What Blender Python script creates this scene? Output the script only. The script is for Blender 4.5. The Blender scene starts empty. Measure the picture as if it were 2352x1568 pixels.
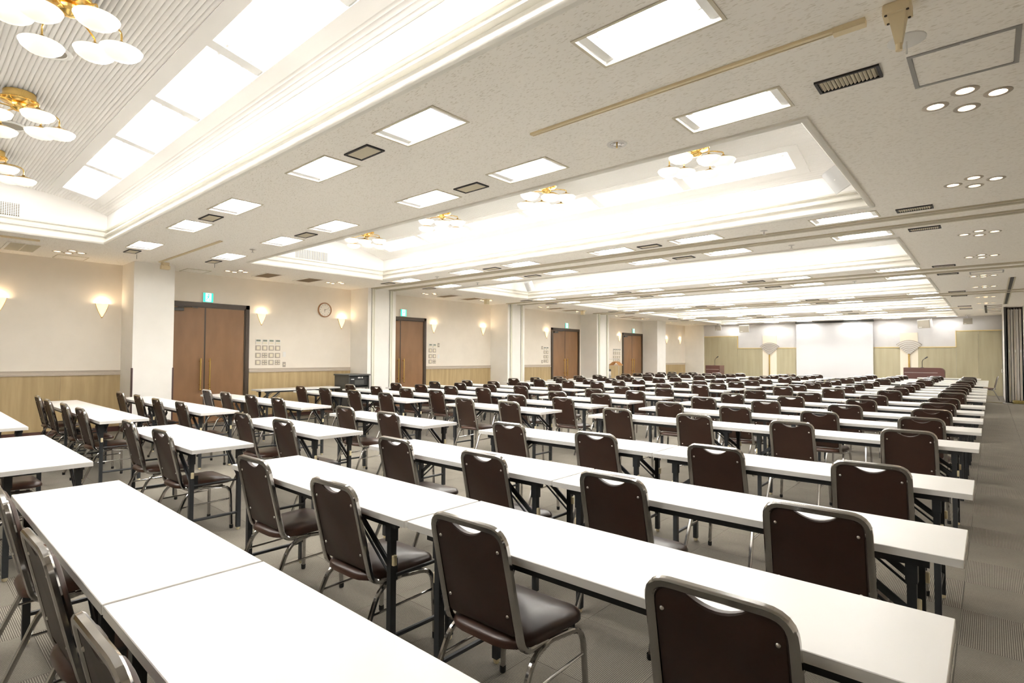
import bpy, math, random
from mathutils import Vector, Matrix

random.seed(7)
PI = math.pi
SC = bpy.context.scene
COL = SC.collection

# ------------------------------------------------------------------ camera
F_PX, YAW, PITCH, ROLL, CAM_H = 1251.7, math.radians(41.35), math.radians(1.596), math.radians(0.275), 1.403
fwd = Vector((-math.sin(YAW) * math.cos(PITCH), math.cos(YAW) * math.cos(PITCH), math.sin(PITCH)))
rgt = Vector((math.cos(YAW), math.sin(YAW), 0))
upv = rgt.cross(fwd)
r2 = rgt * math.cos(ROLL) + upv * math.sin(ROLL)
u2 = upv * math.cos(ROLL) - rgt * math.sin(ROLL)
cam_data = bpy.data.cameras.new('camera')
cam = bpy.data.objects.new('camera', cam_data)
COL.objects.link(cam)
cam.matrix_world = Matrix(((r2.x, u2.x, -fwd.x, 0), (r2.y, u2.y, -fwd.y, 0), (r2.z, u2.z, -fwd.z, CAM_H), (0, 0, 0, 1)))
cam_data.sensor_width = 36.0
cam_data.lens = F_PX / 2352 * 36.0
cam_data.clip_start = 0.05
cam_data.clip_end = 100
SC.camera = cam

# ------------------------------------------------------------------ world, exposure, light levels
world = bpy.data.worlds.new('world')
SC.world = world
world.use_nodes = True
world.node_tree.nodes['Background'].inputs[0].default_value = (0.0, 0.0, 0.0, 1)
world.node_tree.nodes['Background'].inputs[1].default_value = 0.0
SC.view_settings.view_transform = 'Standard'
SC.view_settings.look = 'None'
SC.view_settings.gamma = 1.0
SC.view_settings.use_curve_mapping = False
SC.view_settings.exposure = 0.85
SC.cycles.use_denoising = True
SC.cycles.max_bounces = 16
SC.cycles.diffuse_bounces = 12
SC.cycles.glossy_bounces = 4
SC.cycles.sample_clamp_indirect = 8.0
SC.cycles.caustics_reflective = False
SC.cycles.caustics_refractive = False
TUBE_STRENGTH = 50.0          # fluorescent tubes in the flat ceiling
STRIP_STRENGTH = 30.0         # fluorescent tubes in the vaults
SHADE_STRENGTH = 0.42          # chandelier shades
SCONCE_STRENGTH = 0.6
SCONCE_WATT = 1.7
DOWN_STRENGTH = 14.0
TUBE_COL = (1.0, 0.975, 0.935)
WARM_COL = (1.0, 0.78, 0.52)

# ------------------------------------------------------------------ materials
MATS = {}


def mat(name, col, rough=0.6, metal=0.0, emit=None, strength=0.0, spec=0.5, coat=0.0):
    m = bpy.data.materials.new(name)
    m.use_nodes = True
    b = m.node_tree.nodes['Principled BSDF']
    b.inputs['Base Color'].default_value = (*col, 1)
    b.inputs['Roughness'].default_value = rough
    b.inputs['Metallic'].default_value = metal
    b.inputs['Specular IOR Level'].default_value = spec
    b.inputs['Coat Weight'].default_value = coat
    if emit:
        b.inputs['Emission Color'].default_value = (*emit, 1)
        b.inputs['Emission Strength'].default_value = strength
    MATS[name] = m
    return m


def nodes(m):
    nt = m.node_tree
    return nt, nt.nodes, nt.links, nt.nodes['Principled BSDF']


def add_noise(m, c1, c2, scale=8.0, stretch=(1, 1, 1), detail=3.0, coord='Object', lo=0.35, hi=0.65, bump=0.0, dist=0.002):
    nt, N, L, b = nodes(m)
    tc = N.new('ShaderNodeTexCoord')
    mp = N.new('ShaderNodeMapping')
    mp.inputs['Scale'].default_value = stretch
    nz = N.new('ShaderNodeTexNoise')
    nz.inputs['Scale'].default_value = scale
    nz.inputs['Detail'].default_value = detail
    cr = N.new('ShaderNodeValToRGB')
    cr.color_ramp.elements[0].position = lo
    cr.color_ramp.elements[0].color = (*c1, 1)
    cr.color_ramp.elements[1].position = hi
    cr.color_ramp.elements[1].color = (*c2, 1)
    L.new(tc.outputs[coord], mp.inputs[0])
    L.new(mp.outputs[0], nz.inputs['Vector'])
    L.new(nz.outputs[0], cr.inputs[0])
    L.new(cr.outputs[0], b.inputs['Base Color'])
    if bump:
        bp = N.new('ShaderNodeBump')
        bp.inputs['Strength'].default_value = bump
        bp.inputs['Distance'].default_value = dist
        L.new(nz.outputs[0], bp.inputs['Height'])
        L.new(bp.outputs[0], b.inputs['Normal'])
    return m


# paint, board and wood
add_noise(mat('wall_paint', (0.80, 0.75, 0.69), 0.75), (0.79, 0.735, 0.65), (0.82, 0.765, 0.68), 3.0)
add_noise(mat('column_paint', (0.84, 0.82, 0.79), 0.75), (0.83, 0.81, 0.765), (0.86, 0.84, 0.795), 3.0)
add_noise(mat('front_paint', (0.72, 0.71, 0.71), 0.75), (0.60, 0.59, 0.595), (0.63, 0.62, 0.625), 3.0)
mat('moulding_paint', (0.78, 0.76, 0.70), 0.5)
mat('coffer_paint', (0.90, 0.885, 0.865), 0.7)
mat('jamb_paint', (0.78, 0.76, 0.66), 0.5)
add_noise(mat('dado_wood', (0.5, 0.37, 0.2), 0.45), (0.36, 0.265, 0.13), (0.45, 0.34, 0.18), 4.0, (3, 3, 0.25), 5.0)
add_noise(mat('front_wood', (0.45, 0.40, 0.26), 0.5), (0.335, 0.30, 0.195), (0.385, 0.345, 0.23), 3.0, (2.5, 2.5, 0.2), 5.0)
mat('dado_cap', (0.46, 0.40, 0.33), 0.5)
mat('baseboard_brown', (0.07, 0.028, 0.02), 0.5)
add_noise(mat('door_brown', (0.33, 0.19, 0.10), 0.45), (0.175, 0.088, 0.034), (0.205, 0.105, 0.043), 5.0, (1, 1, 0.3))
mat('door_frame_brown', (0.045, 0.028, 0.015), 0.4)
mat('corner_guard', (0.05, 0.022, 0.02), 0.45)
mat('brass', (0.75, 0.52, 0.18), 0.22, 1.0)
mat('brass_trim', (0.85, 0.66, 0.28), 0.3, 0.6)
mat('cream_panel', (0.76, 0.70, 0.58), 0.6)
mat('screen_white', (0.63, 0.63, 0.65), 0.9)
mat('black_plastic', (0.012, 0.012, 0.012), 0.4)
mat('dark_grey', (0.06, 0.06, 0.055), 0.45)
mat('rail_beige', (0.74, 0.62, 0.40), 0.45)
mat('track_beige', (0.50, 0.45, 0.33), 0.45)
mat('slot_dark', (0.05, 0.035, 0.02), 0.7)
mat('floor_base', (0.16, 0.145, 0.12), 0.95, spec=0.1)
mat('hatch_grey', (0.33, 0.32, 0.30), 0.4, 0.4)
mat('vent_black', (0.01, 0.008, 0.007), 0.5)
mat('vent_slat', (0.66, 0.60, 0.46), 0.4, 0.2)
mat('vent_back', (0.20, 0.17, 0.12), 0.8)
mat('grille_brown', (0.30, 0.22, 0.13), 0.6)
mat('fixture_white', (0.88, 0.88, 0.87), 0.35)
mat('fixture_trim', (0.62, 0.57, 0.45), 0.5)
mat('tube_glow', (1, 1, 1), 0.5, emit=TUBE_COL, strength=TUBE_STRENGTH)
mat('strip_glow', (1, 1, 1), 0.5, emit=TUBE_COL, strength=STRIP_STRENGTH)
mat('shade_glass', (0.9, 0.85, 0.75), 0.25, emit=(1.0, 0.90, 0.72), strength=SHADE_STRENGTH)
mat('sconce_glass', (0.9, 0.8, 0.65), 0.4, emit=(1.0, 0.72, 0.40), strength=SCONCE_STRENGTH)
mat('bulb_glow', (1, 1, 1), 0.5, emit=(1.0, 0.80, 0.58), strength=DOWN_STRENGTH)
mat('can_reflector', (0.9, 0.86, 0.8), 0.25, 0.5)
mat('can_trim', (0.45, 0.40, 0.33), 0.4, 0.3)
mat('white_plastic', (0.78, 0.77, 0.74), 0.4)
mat('cream_plastic', (0.74, 0.66, 0.46), 0.4)
mat('speaker_shell', (0.32, 0.29, 0.24), 0.6)
mat('speaker_light', (0.58, 0.58, 0.58), 0.5)
mat('switch_grey', (0.36, 0.32, 0.27), 0.5)
mat('switch_cream', (0.74, 0.68, 0.54), 0.5)
mat('display_green', (0.20, 0.22, 0.17), 0.3)
mat('exit_green', (0.02, 0.45, 0.30), 0.4, emit=(0.03, 0.62, 0.42), strength=0.8)
mat('exit_white', (0.9, 0.95, 0.93), 0.4, emit=(0.85, 1.0, 0.95), strength=0.9)
mat('clock_rim', (0.36, 0.20, 0.10), 0.35)
mat('clock_face', (0.82, 0.79, 0.72), 0.5)
mat('ink', (0.05, 0.04, 0.035), 0.5)
mat('lectern_wood', (0.075, 0.028, 0.022), 0.35)
mat('steel', (0.62, 0.60, 0.57), 0.28, 1.0)
mat('fan_silver', (0.60, 0.57, 0.53), 0.35, 0.7)
mat('fan_groove', (0.23, 0.19, 0.16), 0.5)
mat('hanger_wood', (0.52, 0.27, 0.10), 0.4)
mat('partition_white', (0.82, 0.80, 0.76), 0.5)
mat('partition_tan', (0.52, 0.46, 0.36), 0.6)
mat('seal_black', (0.02, 0.02, 0.018), 0.6)
mat('cable_yellow', (0.26, 0.20, 0.05), 0.5)
# furniture
add_noise(mat('table_white', (0.83, 0.82, 0.80), 0.32), (0.78, 0.77, 0.75), (0.80, 0.79, 0.77), 2.0)
mat('table_edge', (0.80, 0.77, 0.71), 0.45)
mat('table_metal', (0.028, 0.031, 0.034), 0.42, 0.2)
mat('foot_cream', (0.78, 0.69, 0.46), 0.5)
mat('chrome', (0.50, 0.49, 0.48), 0.12, 1.0)
mat('rubber_black', (0.015, 0.015, 0.015), 0.6)
add_noise(mat('vinyl_back', (0.040, 0.017, 0.010), 0.48), (0.024, 0.0085, 0.0036), (0.031, 0.0115, 0.0050), 6.0, bump=0.08)
add_noise(mat('vinyl_seat', (0.075, 0.033, 0.019), 0.33), (0.044, 0.0185, 0.0105), (0.054, 0.023, 0.013), 6.0, bump=0.06)


def ceiling_board():
    m = mat('ceiling_board', (0.93, 0.90, 0.84), 0.85)
    nt, N, L, b = nodes(m)
    tc = N.new('ShaderNodeTexCoord')
    facs = []
    for i, (rot, st) in enumerate(((0.0, (0.22, 1.0, 1.0)), (0.9, (0.24, 1.0, 1.0)))):
        mp = N.new('ShaderNodeMapping')
        mp.inputs['Rotation'].default_value = (0, 0, rot)
        mp.inputs['Location'].default_value = (3.1 * i, 1.7 * i, 0)
        mp.inputs['Scale'].default_value = st
        nz = N.new('ShaderNodeTexNoise')
        nz.inputs['Scale'].default_value = 150.0
        nz.inputs['Detail'].default_value = 0.0
        L.new(tc.outputs['Object'], mp.inputs[0])
        L.new(mp.outputs[0], nz.inputs['Vector'])
        cr = N.new('ShaderNodeValToRGB')
        cr.color_ramp.elements[0].position = 0.70
        cr.color_ramp.elements[0].color = (0, 0, 0, 1)
        cr.color_ramp.elements[1].position = 0.78
        cr.color_ramp.elements[1].color = (1, 1, 1, 1)
        L.new(nz.outputs[0], cr.inputs[0])
        facs.append(cr.outputs[0])
    mx = N.new('ShaderNodeMath')
    mx.operation = 'MAXIMUM'
    L.new(facs[0], mx.inputs[0])
    L.new(facs[1], mx.inputs[1])
    mix = N.new('ShaderNodeMix')
    mix.data_type = 'RGBA'
    mix.inputs['A'].default_value = (0.93, 0.90, 0.84, 1)
    mix.inputs['B'].default_value = (0.74, 0.70, 0.62, 1)
    L.new(mx.outputs[0], mix.inputs['Factor'])
    L.new(mix.outputs['Result'], b.inputs['Base Color'])


ceiling_board()


def carpet():
    m = mat('carpet', (0.2, 0.19, 0.17), 0.95, spec=0.1)
    nt, N, L, b = nodes(m)
    uv = N.new('ShaderNodeUVMap')
    sep = N.new('ShaderNodeSeparateXYZ')
    L.new(uv.outputs[0], sep.inputs[0])
    mu = N.new('ShaderNodeMath')
    mu.operation = 'MULTIPLY'
    mu.inputs[1].default_value = 2 * PI / 0.0083
    L.new(sep.outputs[0], mu.inputs[0])
    sn = N.new('ShaderNodeMath')
    sn.operation = 'SINE'
    L.new(mu.outputs[0], sn.inputs[0])
    mr = N.new('ShaderNodeMapRange')
    mr.inputs['From Min'].default_value = -0.35
    mr.inputs['From Max'].default_value = 0.55
    L.new(sn.outputs[0], mr.inputs[0])
    tc = N.new('ShaderNodeTexCoord')
    nz = N.new('ShaderNodeTexNoise')
    nz.inputs['Scale'].default_value = 90.0
    nz.inputs['Detail'].default_value = 2.0
    L.new(tc.outputs['Object'], nz.inputs['Vector'])
    nb = N.new('ShaderNodeTexNoise')
    nb.inputs['Scale'].default_value = 3.0
    nb.inputs['Detail'].default_value = 4.0
    L.new(uv.outputs[0], nb.inputs['Vector'])
    mix = N.new('ShaderNodeMix')
    mix.data_type = 'RGBA'
    mix.inputs['A'].default_value = (0.112, 0.100, 0.081, 1)
    mix.inputs['B'].default_value = (0.275, 0.252, 0.21, 1)
    L.new(mr.outputs[0], mix.inputs['Factor'])
    m2 = N.new('ShaderNodeMix')
    m2.data_type = 'RGBA'
    m2.blend_type = 'MULTIPLY'
    m2.inputs['Factor'].default_value = 0.55
    L.new(mix.outputs['Result'], m2.inputs['A'])
    cr = N.new('ShaderNodeValToRGB')
    cr.color_ramp.elements[0].position = 0.25
    cr.color_ramp.elements[0].color = (0.55, 0.55, 0.55, 1)
    cr.color_ramp.elements[1].position = 0.75
    cr.color_ramp.elements[1].color = (1.2, 1.2, 1.2, 1)
    ad = N.new('ShaderNodeMath')
    ad.operation = 'ADD'
    L.new(nz.outputs[0], ad.inputs[0])
    L.new(nb.outputs[0], ad.inputs[1])
    hf = N.new('ShaderNodeMath')
    hf.operation = 'MULTIPLY'
    hf.inputs[1].default_value = 0.5
    L.new(ad.outputs[0], hf.inputs[0])
    L.new(hf.outputs[0], cr.inputs[0])
    L.new(cr.outputs[0], m2.inputs['B'])
    L.new(m2.outputs['Result'], b.inputs['Base Color'])
    bp = N.new('ShaderNodeBump')
    bp.inputs['Strength'].default_value = 0.4
    bp.inputs['Distance'].default_value = 0.002
    L.new(mr.outputs[0], bp.inputs['Height'])
    L.new(bp.outputs[0], b.inputs['Normal'])


carpet()


# ------------------------------------------------------------------ mesh helpers
class MB:
    """collects vertices and faces of ONE mesh"""

    def __init__(self):
        self.v, self.f = [], []

    def add(self, vs, fs):
        n = len(self.v)
        self.v += [tuple(p) for p in vs]
        self.f += [tuple(i + n for i in q) for q in fs]
        return self

    def box(self, x0, x1, y0, y1, z0, z1):
        return self.add([(x0, y0, z0), (x1, y0, z0), (x1, y1, z0), (x0, y1, z0), (x0, y0, z1), (x1, y0, z1), (x1, y1, z1), (x0, y1, z1)],
                        [(0, 3, 2, 1), (4, 5, 6, 7), (0, 1, 5, 4), (1, 2, 6, 5), (2, 3, 7, 6), (3, 0, 4, 7)])

    def rbox(self, x0, x1, y0, y1, z0, z1, b):
        """box with its upright and top edges eased"""
        def ring(i, z):
            return [(x0 + i, y0, z), (x1 - i, y0, z), (x1, y0 + i, z), (x1, y1 - i, z), (x1 - i, y1, z), (x0 + i, y1, z), (x0, y1 - i, z), (x0, y0 + i, z)]
        def inner(z):
            return [(x0 + b, y0 + b, z), (x1 - b, y0 + b, z), (x1 - b, y0 + b, z), (x1 - b, y1 - b, z), (x1 - b, y1 - b, z), (x0 + b, y1 - b, z), (x0 + b, y1 - b, z), (x0 + b, y0 + b, z)]
        vs = ring(b, z0) + ring(b, z1 - b)
        fs = [tuple(range(7, -1, -1))]
        for i in range(8):
            j = (i + 1) % 8
            fs.append((i, j, 8 + j, 8 + i))
        top = [(x0 + b, y0 + b, z1), (x1 - b, y0 + b, z1), (x1 - b, y1 - b, z1), (x0 + b, y1 - b, z1)]
        vs += top
        fs += [(16, 17, 18, 19), (8, 9, 17, 16), (9, 10, 17), (10, 11, 18, 17), (11, 12, 18), (12, 13, 19, 18), (13, 14, 19), (14, 15, 16, 19), (15, 8, 16)]
        return self.add(vs, fs)

    def prism(self, pts, a0, a1, axis='y'):
        """polygon pts (2D) extruded along an axis; for y pts are (x,z), x: (y,z), z: (x,y)"""
        def m(p, a):
            return (p[0], a, p[1]) if axis == 'y' else ((a, p[0], p[1]) if axis == 'x' else (p[0], p[1], a))
        n = len(pts)
        vs = [m(p, a0) for p in pts] + [m(p, a1) for p in pts]
        fs = [tuple(range(n)), tuple(range(2 * n - 1, n - 1, -1))]
        fs += [(i, n + i, n + (i + 1) % n, (i + 1) % n) for i in range(n)]
        return self.add(vs, fs)

    def tube(self, pts, r, sides=8, w=None, d=None, ref=(0, 0, 1), cap=True):
        """round tube of radius r, or w x d rectangular bar, along pts"""
        P = [Vector(p) for p in pts]
        n = len(P)
        rings = []
        prev = None
        for i, p in enumerate(P):
            t = (P[min(i + 1, n - 1)] - P[max(i - 1, 0)]).normalized()
            if prev is None:
                a = Vector(ref)
                a = a - t * a.dot(t)
                if a.length < 1e-4:
                    a = Vector((1, 0, 0)) - t * t.x
                a.normalize()
            else:
                a = prev - t * prev.dot(t)
                a.normalize()
            prev = a
            bvec = t.cross(a)
            k = 1.0
            if 0 < i < n - 1:
                c = (P[i] - P[i - 1]).normalized().dot((P[i + 1] - P[i]).normalized())
                k = 1 / max(0.5, math.sqrt(max(0.01, (1 + c) / 2)))
            if w is None:
                rings.append([p + (a * math.cos(2 * PI * s / sides) + bvec * math.sin(2 * PI * s / sides)) * r for s in range(sides)])
            else:
                ch = 0.22 * min(w, d)
                hw, hd = w / 2, d / 2
                sec = [(hw, hd - ch), (hw - ch, hd), (-hw + ch, hd), (-hw, hd - ch), (-hw, -hd + ch), (-hw + ch, -hd), (hw - ch, -hd), (hw, -hd + ch)]
                rings.append([p + a * (x) + bvec * (y) for x, y in sec])
        s = len(rings[0])
        vs = [q for rg in rings for q in rg]
        fs = []
        for i in range(n - 1):
            for j in range(s):
                k2 = (j + 1) % s
                fs.append((i * s + j, i * s + k2, (i + 1) * s + k2, (i + 1) * s + j))
        if cap:
            fs.append(tuple(range(s - 1, -1, -1)))
            fs.append(tuple((n - 1) * s + j for j in range(s)))
        return self.add(vs, fs)

    def lathe(self, prof, seg=16, c=(0, 0, 0), a0=0.0, a1=2 * PI, cap=False):
        """profile of (r, z) turned about z"""
        full = abs(a1 - a0 - 2 * PI) < 1e-6
        m = seg if full else seg + 1
        vs = []
        for k in range(m):
            a = a0 + (a1 - a0) * k / seg
            vs += [(c[0] + r * math.cos(a), c[1] + r * math.sin(a), c[2] + z) for r, z in prof]
        n = len(prof)
        fs = []
        for k in range(seg):
            k2 = (k + 1) % m
            for i in range(n - 1):
                fs.append((k * n + i, k2 * n + i, k2 * n + i + 1, k * n + i + 1))
        if cap:
            fs.append(tuple(k * n + n - 1 for k in range(m)))
        return self.add(vs, fs)

    def mesh(self, name, smooth=None, uvs=None):
        me = bpy.data.meshes.new(name)
        me.from_pydata(self.v, [], self.f)
        me.validate()
        if smooth is not None:
            me.shade_smooth()
            me.set_sharp_from_angle(angle=math.radians(smooth))
        me.update()
        return me


def fix_normals(me):
    import bmesh
    bm = bmesh.new()
    bm.from_mesh(me)
    bmesh.ops.recalc_face_normals(bm, faces=bm.faces)
    bm.to_mesh(me)
    bm.free()


def obj(name, mb, material, parent=None, loc=(0, 0, 0), rot=(0, 0, 0), smooth=None):
    me = mb.mesh(name, smooth) if isinstance(mb, MB) else mb
    if isinstance(mb, MB):
        fix_normals(me)
        if smooth is not None:
            me.shade_smooth()
            me.set_sharp_from_angle(angle=math.radians(smooth))
    if material and not me.materials:
        me.materials.append(MATS[material])
    o = bpy.data.objects.new(name, me)
    COL.objects.link(o)
    o.location = loc
    o.rotation_euler = rot
    if parent:
        o.parent = parent
    return o


def tag(o, label=None, cat=None, group=None, kind=None):
    if label:
        o['label'] = label
    if cat:
        o['category'] = cat
    if group:
        o['group'] = group
    if kind:
        o['kind'] = kind
    return o


def thing(name, label, cat, loc=(0, 0, 0), rz=0.0, group=None):
    o = bpy.data.objects.new(name, None)
    COL.objects.link(o)
    o.empty_display_size = 0.1
    o.location = loc
    o.rotation_euler = (0, 0, rz)
    return tag(o, label, cat, group)


def struct(name, mb, material, label=None, cat=None, smooth=None, parent=None):
    o = obj(name, mb, material, parent, smooth=smooth)
    if not parent:
        tag(o, label, cat, kind='structure')
    return o


def dup(root, loc, rz=0.0, label=None, rot=None):
    r = root.copy()
    COL.objects.link(r)
    r.location = loc
    r.rotation_euler = rot if rot else (0, 0, rz)
    if label:
        r['label'] = label
    for ch in KIDS.get(root.name, ()):
        c = ch.copy()
        COL.objects.link(c)
        c.parent = r
        for g in KIDS.get(ch.name, ()):
            d = g.copy()
            COL.objects.link(d)
            d.parent = c
    return r


KIDS = {}


def note(root):
    """remember a thing's tree once, so that copies need no search"""
    KIDS[root.name] = [o for o in bpy.data.objects if o.parent == root]
    for c in KIDS[root.name]:
        KIDS[c.name] = [o for o in bpy.data.objects if o.parent == c]
    return root


def round_path(pts, rad, seg=5):
    """polyline with rounded corners"""
    P = [Vector(p) for p in pts]
    out = [P[0]]
    for i in range(1, len(P) - 1):
        a, b, c = P[i - 1], P[i], P[i + 1]
        r = rad if not isinstance(rad, (list, tuple)) else rad[i - 1]
        d1, d2 = (a - b), (c - b)
        r = min(r, d1.length * 0.49, d2.length * 0.49)
        p1, p2 = b + d1.normalized() * r, b + d2.normalized() * r
        for k in range(seg + 1):
            t = k / seg
            out.append(p1 * (1 - t) ** 2 + b * 2 * t * (1 - t) + p2 * t ** 2)
    out.append(P[-1])
    return out


ORD = ['first', 'second', 'third', 'fourth', 'fifth', 'sixth', 'seventh', 'eighth', 'ninth', 'tenth', 'eleventh', 'twelfth',
       'thirteenth', 'fourteenth', 'fifteenth', 'sixteenth', 'seventeenth', 'eighteenth', 'nineteenth', 'twentieth']
NUM = ['one', 'two', 'three', 'four', 'five', 'six', 'seven', 'eight', 'nine', 'ten']

# ------------------------------------------------------------------ room dimensions
H = 3.07                       # flat ceiling
WX = -12.15                    # recessed side wall
CX = -11.40                    # face of the wall columns
FY = 27.75                     # front wall
BY, RX = -5.0, 2.9             # behind and to the side of the viewpoint
PITCH_Y = 4.95
COF_X0, COF_X1 = -9.90, -0.98
COF_Y0, COF_D = -0.78, 2.82    # near edge of the first coffer, depth
ZONE0 = 3.11                   # centre of the flat strip after the first coffer
LIGHT_X = [-1.30, -3.11, -4.48, -6.36, -7.76, -9.67]
VENT_X = [-0.62, -3.83, -7.08, -10.36]
LW, LD = 0.66, 0.31            # opening of a ceiling light
coffers = [COF_Y0 + PITCH_Y * k for k in range(6)]
zones = [ZONE0 + PITCH_Y * k for k in range(0, 5)]
light_rows = [z + s * 0.61 for z in zones for s in (-1, 1)] + [27.22]

# downlight clusters: diamonds of four
down_y = [y + PITCH_Y * k for k in range(0, 5) for y in (4.52, 6.69)]
down_pts = []
for y in down_y[:-1]:
    for dx, dy in ((-0.155, 0), (0, -0.155), (0, 0.155), (0.155, 0)):
        down_pts.append((-0.10 + dx, y + dy, 'aisle', y))
for y in [1.90] + down_y:
    for dx, dy in ((-0.09, -0.15), (0.15, 0.0), (-0.15, 0.0), (0.02, 0.14)):
        down_pts.append((-11.22 + dx, y - 0.03 + dy, 'wall', y))

# ------------------------------------------------------------------ floor and carpet tiles
struct('floor', MB().box(WX - 0.2, RX + 0.2, BY - 0.2, FY + 0.2, -0.25, -0.006), 'floor_base',
       'grey brown carpet tile floor in quarter-turned stripes', 'floor')
floor = bpy.data.objects['floor']
T = 0.5
TX0 = -0.147 - T * 24          # tile joints measured in the aisle
tiles = []
for i in range(0, 30):
    for j in range(-10, 56):
        x, y = TX0 + T * (i + 0.5), T * (j + 0.5)
        if WX + 0.02 < x < RX and BY < y < FY:
            tiles.append((x, y, (i + j) % 2))


def cam_area(x, y):
    p = Vector((x, y, 0)) - Vector((0, 0, CAM_H))
    z = p.dot(fwd)
    if z < 0.3:
        return 0
    u, v = 1176 + F_PX * p.dot(r2) / z, 784 - F_PX * p.dot(u2) / z
    if not (-60 < u < 2412 and -20 < v < 1640):
        return 0
    w = 3.0 if x > -0.2 else 1.0      # the open aisle shows its tiles whole
    return w / (z * z * z)


tiles.sort(key=lambda t: -cam_area(t[0], t[1]))


def tile_geo(cx, cy, turned):
    h, b = T / 2 - 0.0002, 0.0006
    vs = [(cx - h, cy - h, -0.006), (cx + h, cy - h, -0.006), (cx + h, cy + h, -0.006), (cx - h, cy + h, -0.006),
          (cx - h + b, cy - h + b, 0), (cx + h - b, cy - h + b, 0), (cx + h - b, cy + h - b, 0), (cx - h + b, cy + h - b, 0)]
    fs = [(4, 5, 6, 7), (0, 1, 5, 4), (1, 2, 6, 5), (2, 3, 7, 6), (3, 0, 4, 7)]
    return vs, fs


def tile_uv(me, offs):
    uvl = me.uv_layers.new(name='UVMap')
    for poly in me.polygons:
        cx, cy, turned = offs(poly.index)
        for li in poly.loop_indices:
            co = me.vertices[me.loops[li].vertex_index].co
            u, v = co.x - cx, co.y - cy
            uvl.data[li].uv = (v, u) if turned else (u, v)


mt = MB().add(*tile_geo(0, 0, 0)).mesh('carpet_tile')
tile_uv(mt, lambda i: (0, 0, 0))
mt.materials.append(MATS['carpet'])
# odd (i+j): stripes run along the room
NEAR_TILES = 300
for x, y, q in tiles[:NEAR_TILES]:
    o = bpy.data.objects.new('carpet_tile', mt)
    COL.objects.link(o)
    o.location = (x, y, 0)
    o.rotation_euler = (0, 0, 0 if q else PI / 2)
    o.parent = floor
field = MB()
for x, y, q in tiles[NEAR_TILES:]:
    field.add(*tile_geo(x, y, q))
mf = field.mesh('carpet_field')
rest = tiles[NEAR_TILES:]
tile_uv(mf, lambda i: (rest[i // 5][0], rest[i // 5][1], not rest[i // 5][2]))
of = obj('carpet_field', mf, 'carpet', floor)
of['kind'] = 'stuff'

# ------------------------------------------------------------------ ceiling with its openings
holes = [(COF_X0, COF_X1, y, y + COF_D) for y in coffers]
for y in light_rows:
    for x in LIGHT_X:
        holes.append((x - LW / 2, x + LW / 2, y - LD / 2, y + LD / 2))
DR = 0.047
for x, y, s, k in down_pts:
    holes.append((x - DR, x + DR, y - DR, y + DR))
xs = sorted({round(v, 4) for h in holes for v in h[:2]} | {WX, RX})
bands = sorted({round(v, 4) for h in holes for v in h[2:]} | {BY, FY})
cm = MB()
vid = {}


def cv(x, y):
    k = (round(x, 4), round(y, 4))
    if k not in vid:
        vid[k] = len(cm.v)
        cm.v.append((x, y, H))
    return vid[k]


for yi in range(len(bands) - 1):
    y0, y1 = bands[yi], bands[yi + 1]
    ym = (y0 + y1) / 2
    act = sorted((h[0], h[1]) for h in holes if h[2] < ym < h[3])
    cuts = [WX]
    for a, b in act:
        cuts += [a, b]
    cuts.append(RX)
    for c in range(0, len(cuts), 2):
        if cuts[c + 1] - cuts[c] > 1e-4:
            cm.f.append((cv(cuts[c], y0), cv(cuts[c], y1), cv(cuts[c + 1], y1), cv(cuts[c + 1], y0)))
ceil_me = cm.mesh('ceiling')
ceiling = obj('ceiling', ceil_me, 'ceiling_board')
tag(ceiling, 'flat off-white fissured ceiling board between the lit coffers', 'ceiling', kind='structure')

# coffers: moulding, walls, ribbed vault
PROF = [(-0.05, 0.0), (-0.05, -0.016), (-0.035, -0.024), (-0.008, -0.024), (0.002, -0.014), (0.006, 0.0), (-0.004, 0.016), (-0.024, 0.040), (-0.036, 0.072),
        (-0.034, 0.086), (-0.008, 0.090), (0.004, 0.096), (0.004, 0.112), (-0.008, 0.118), (-0.030, 0.124), (-0.040, 0.146), (-0.044, 0.166), (-0.016, 0.172), (-0.010, 0.178), (-0.010, 0.198), (-0.04, 0.20)]
VO = 1.45


def vz(o):
    return 3.30 + 0.43 * math.sqrt(max(0.0, 1 - (o / 1.6) ** 2))


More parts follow.
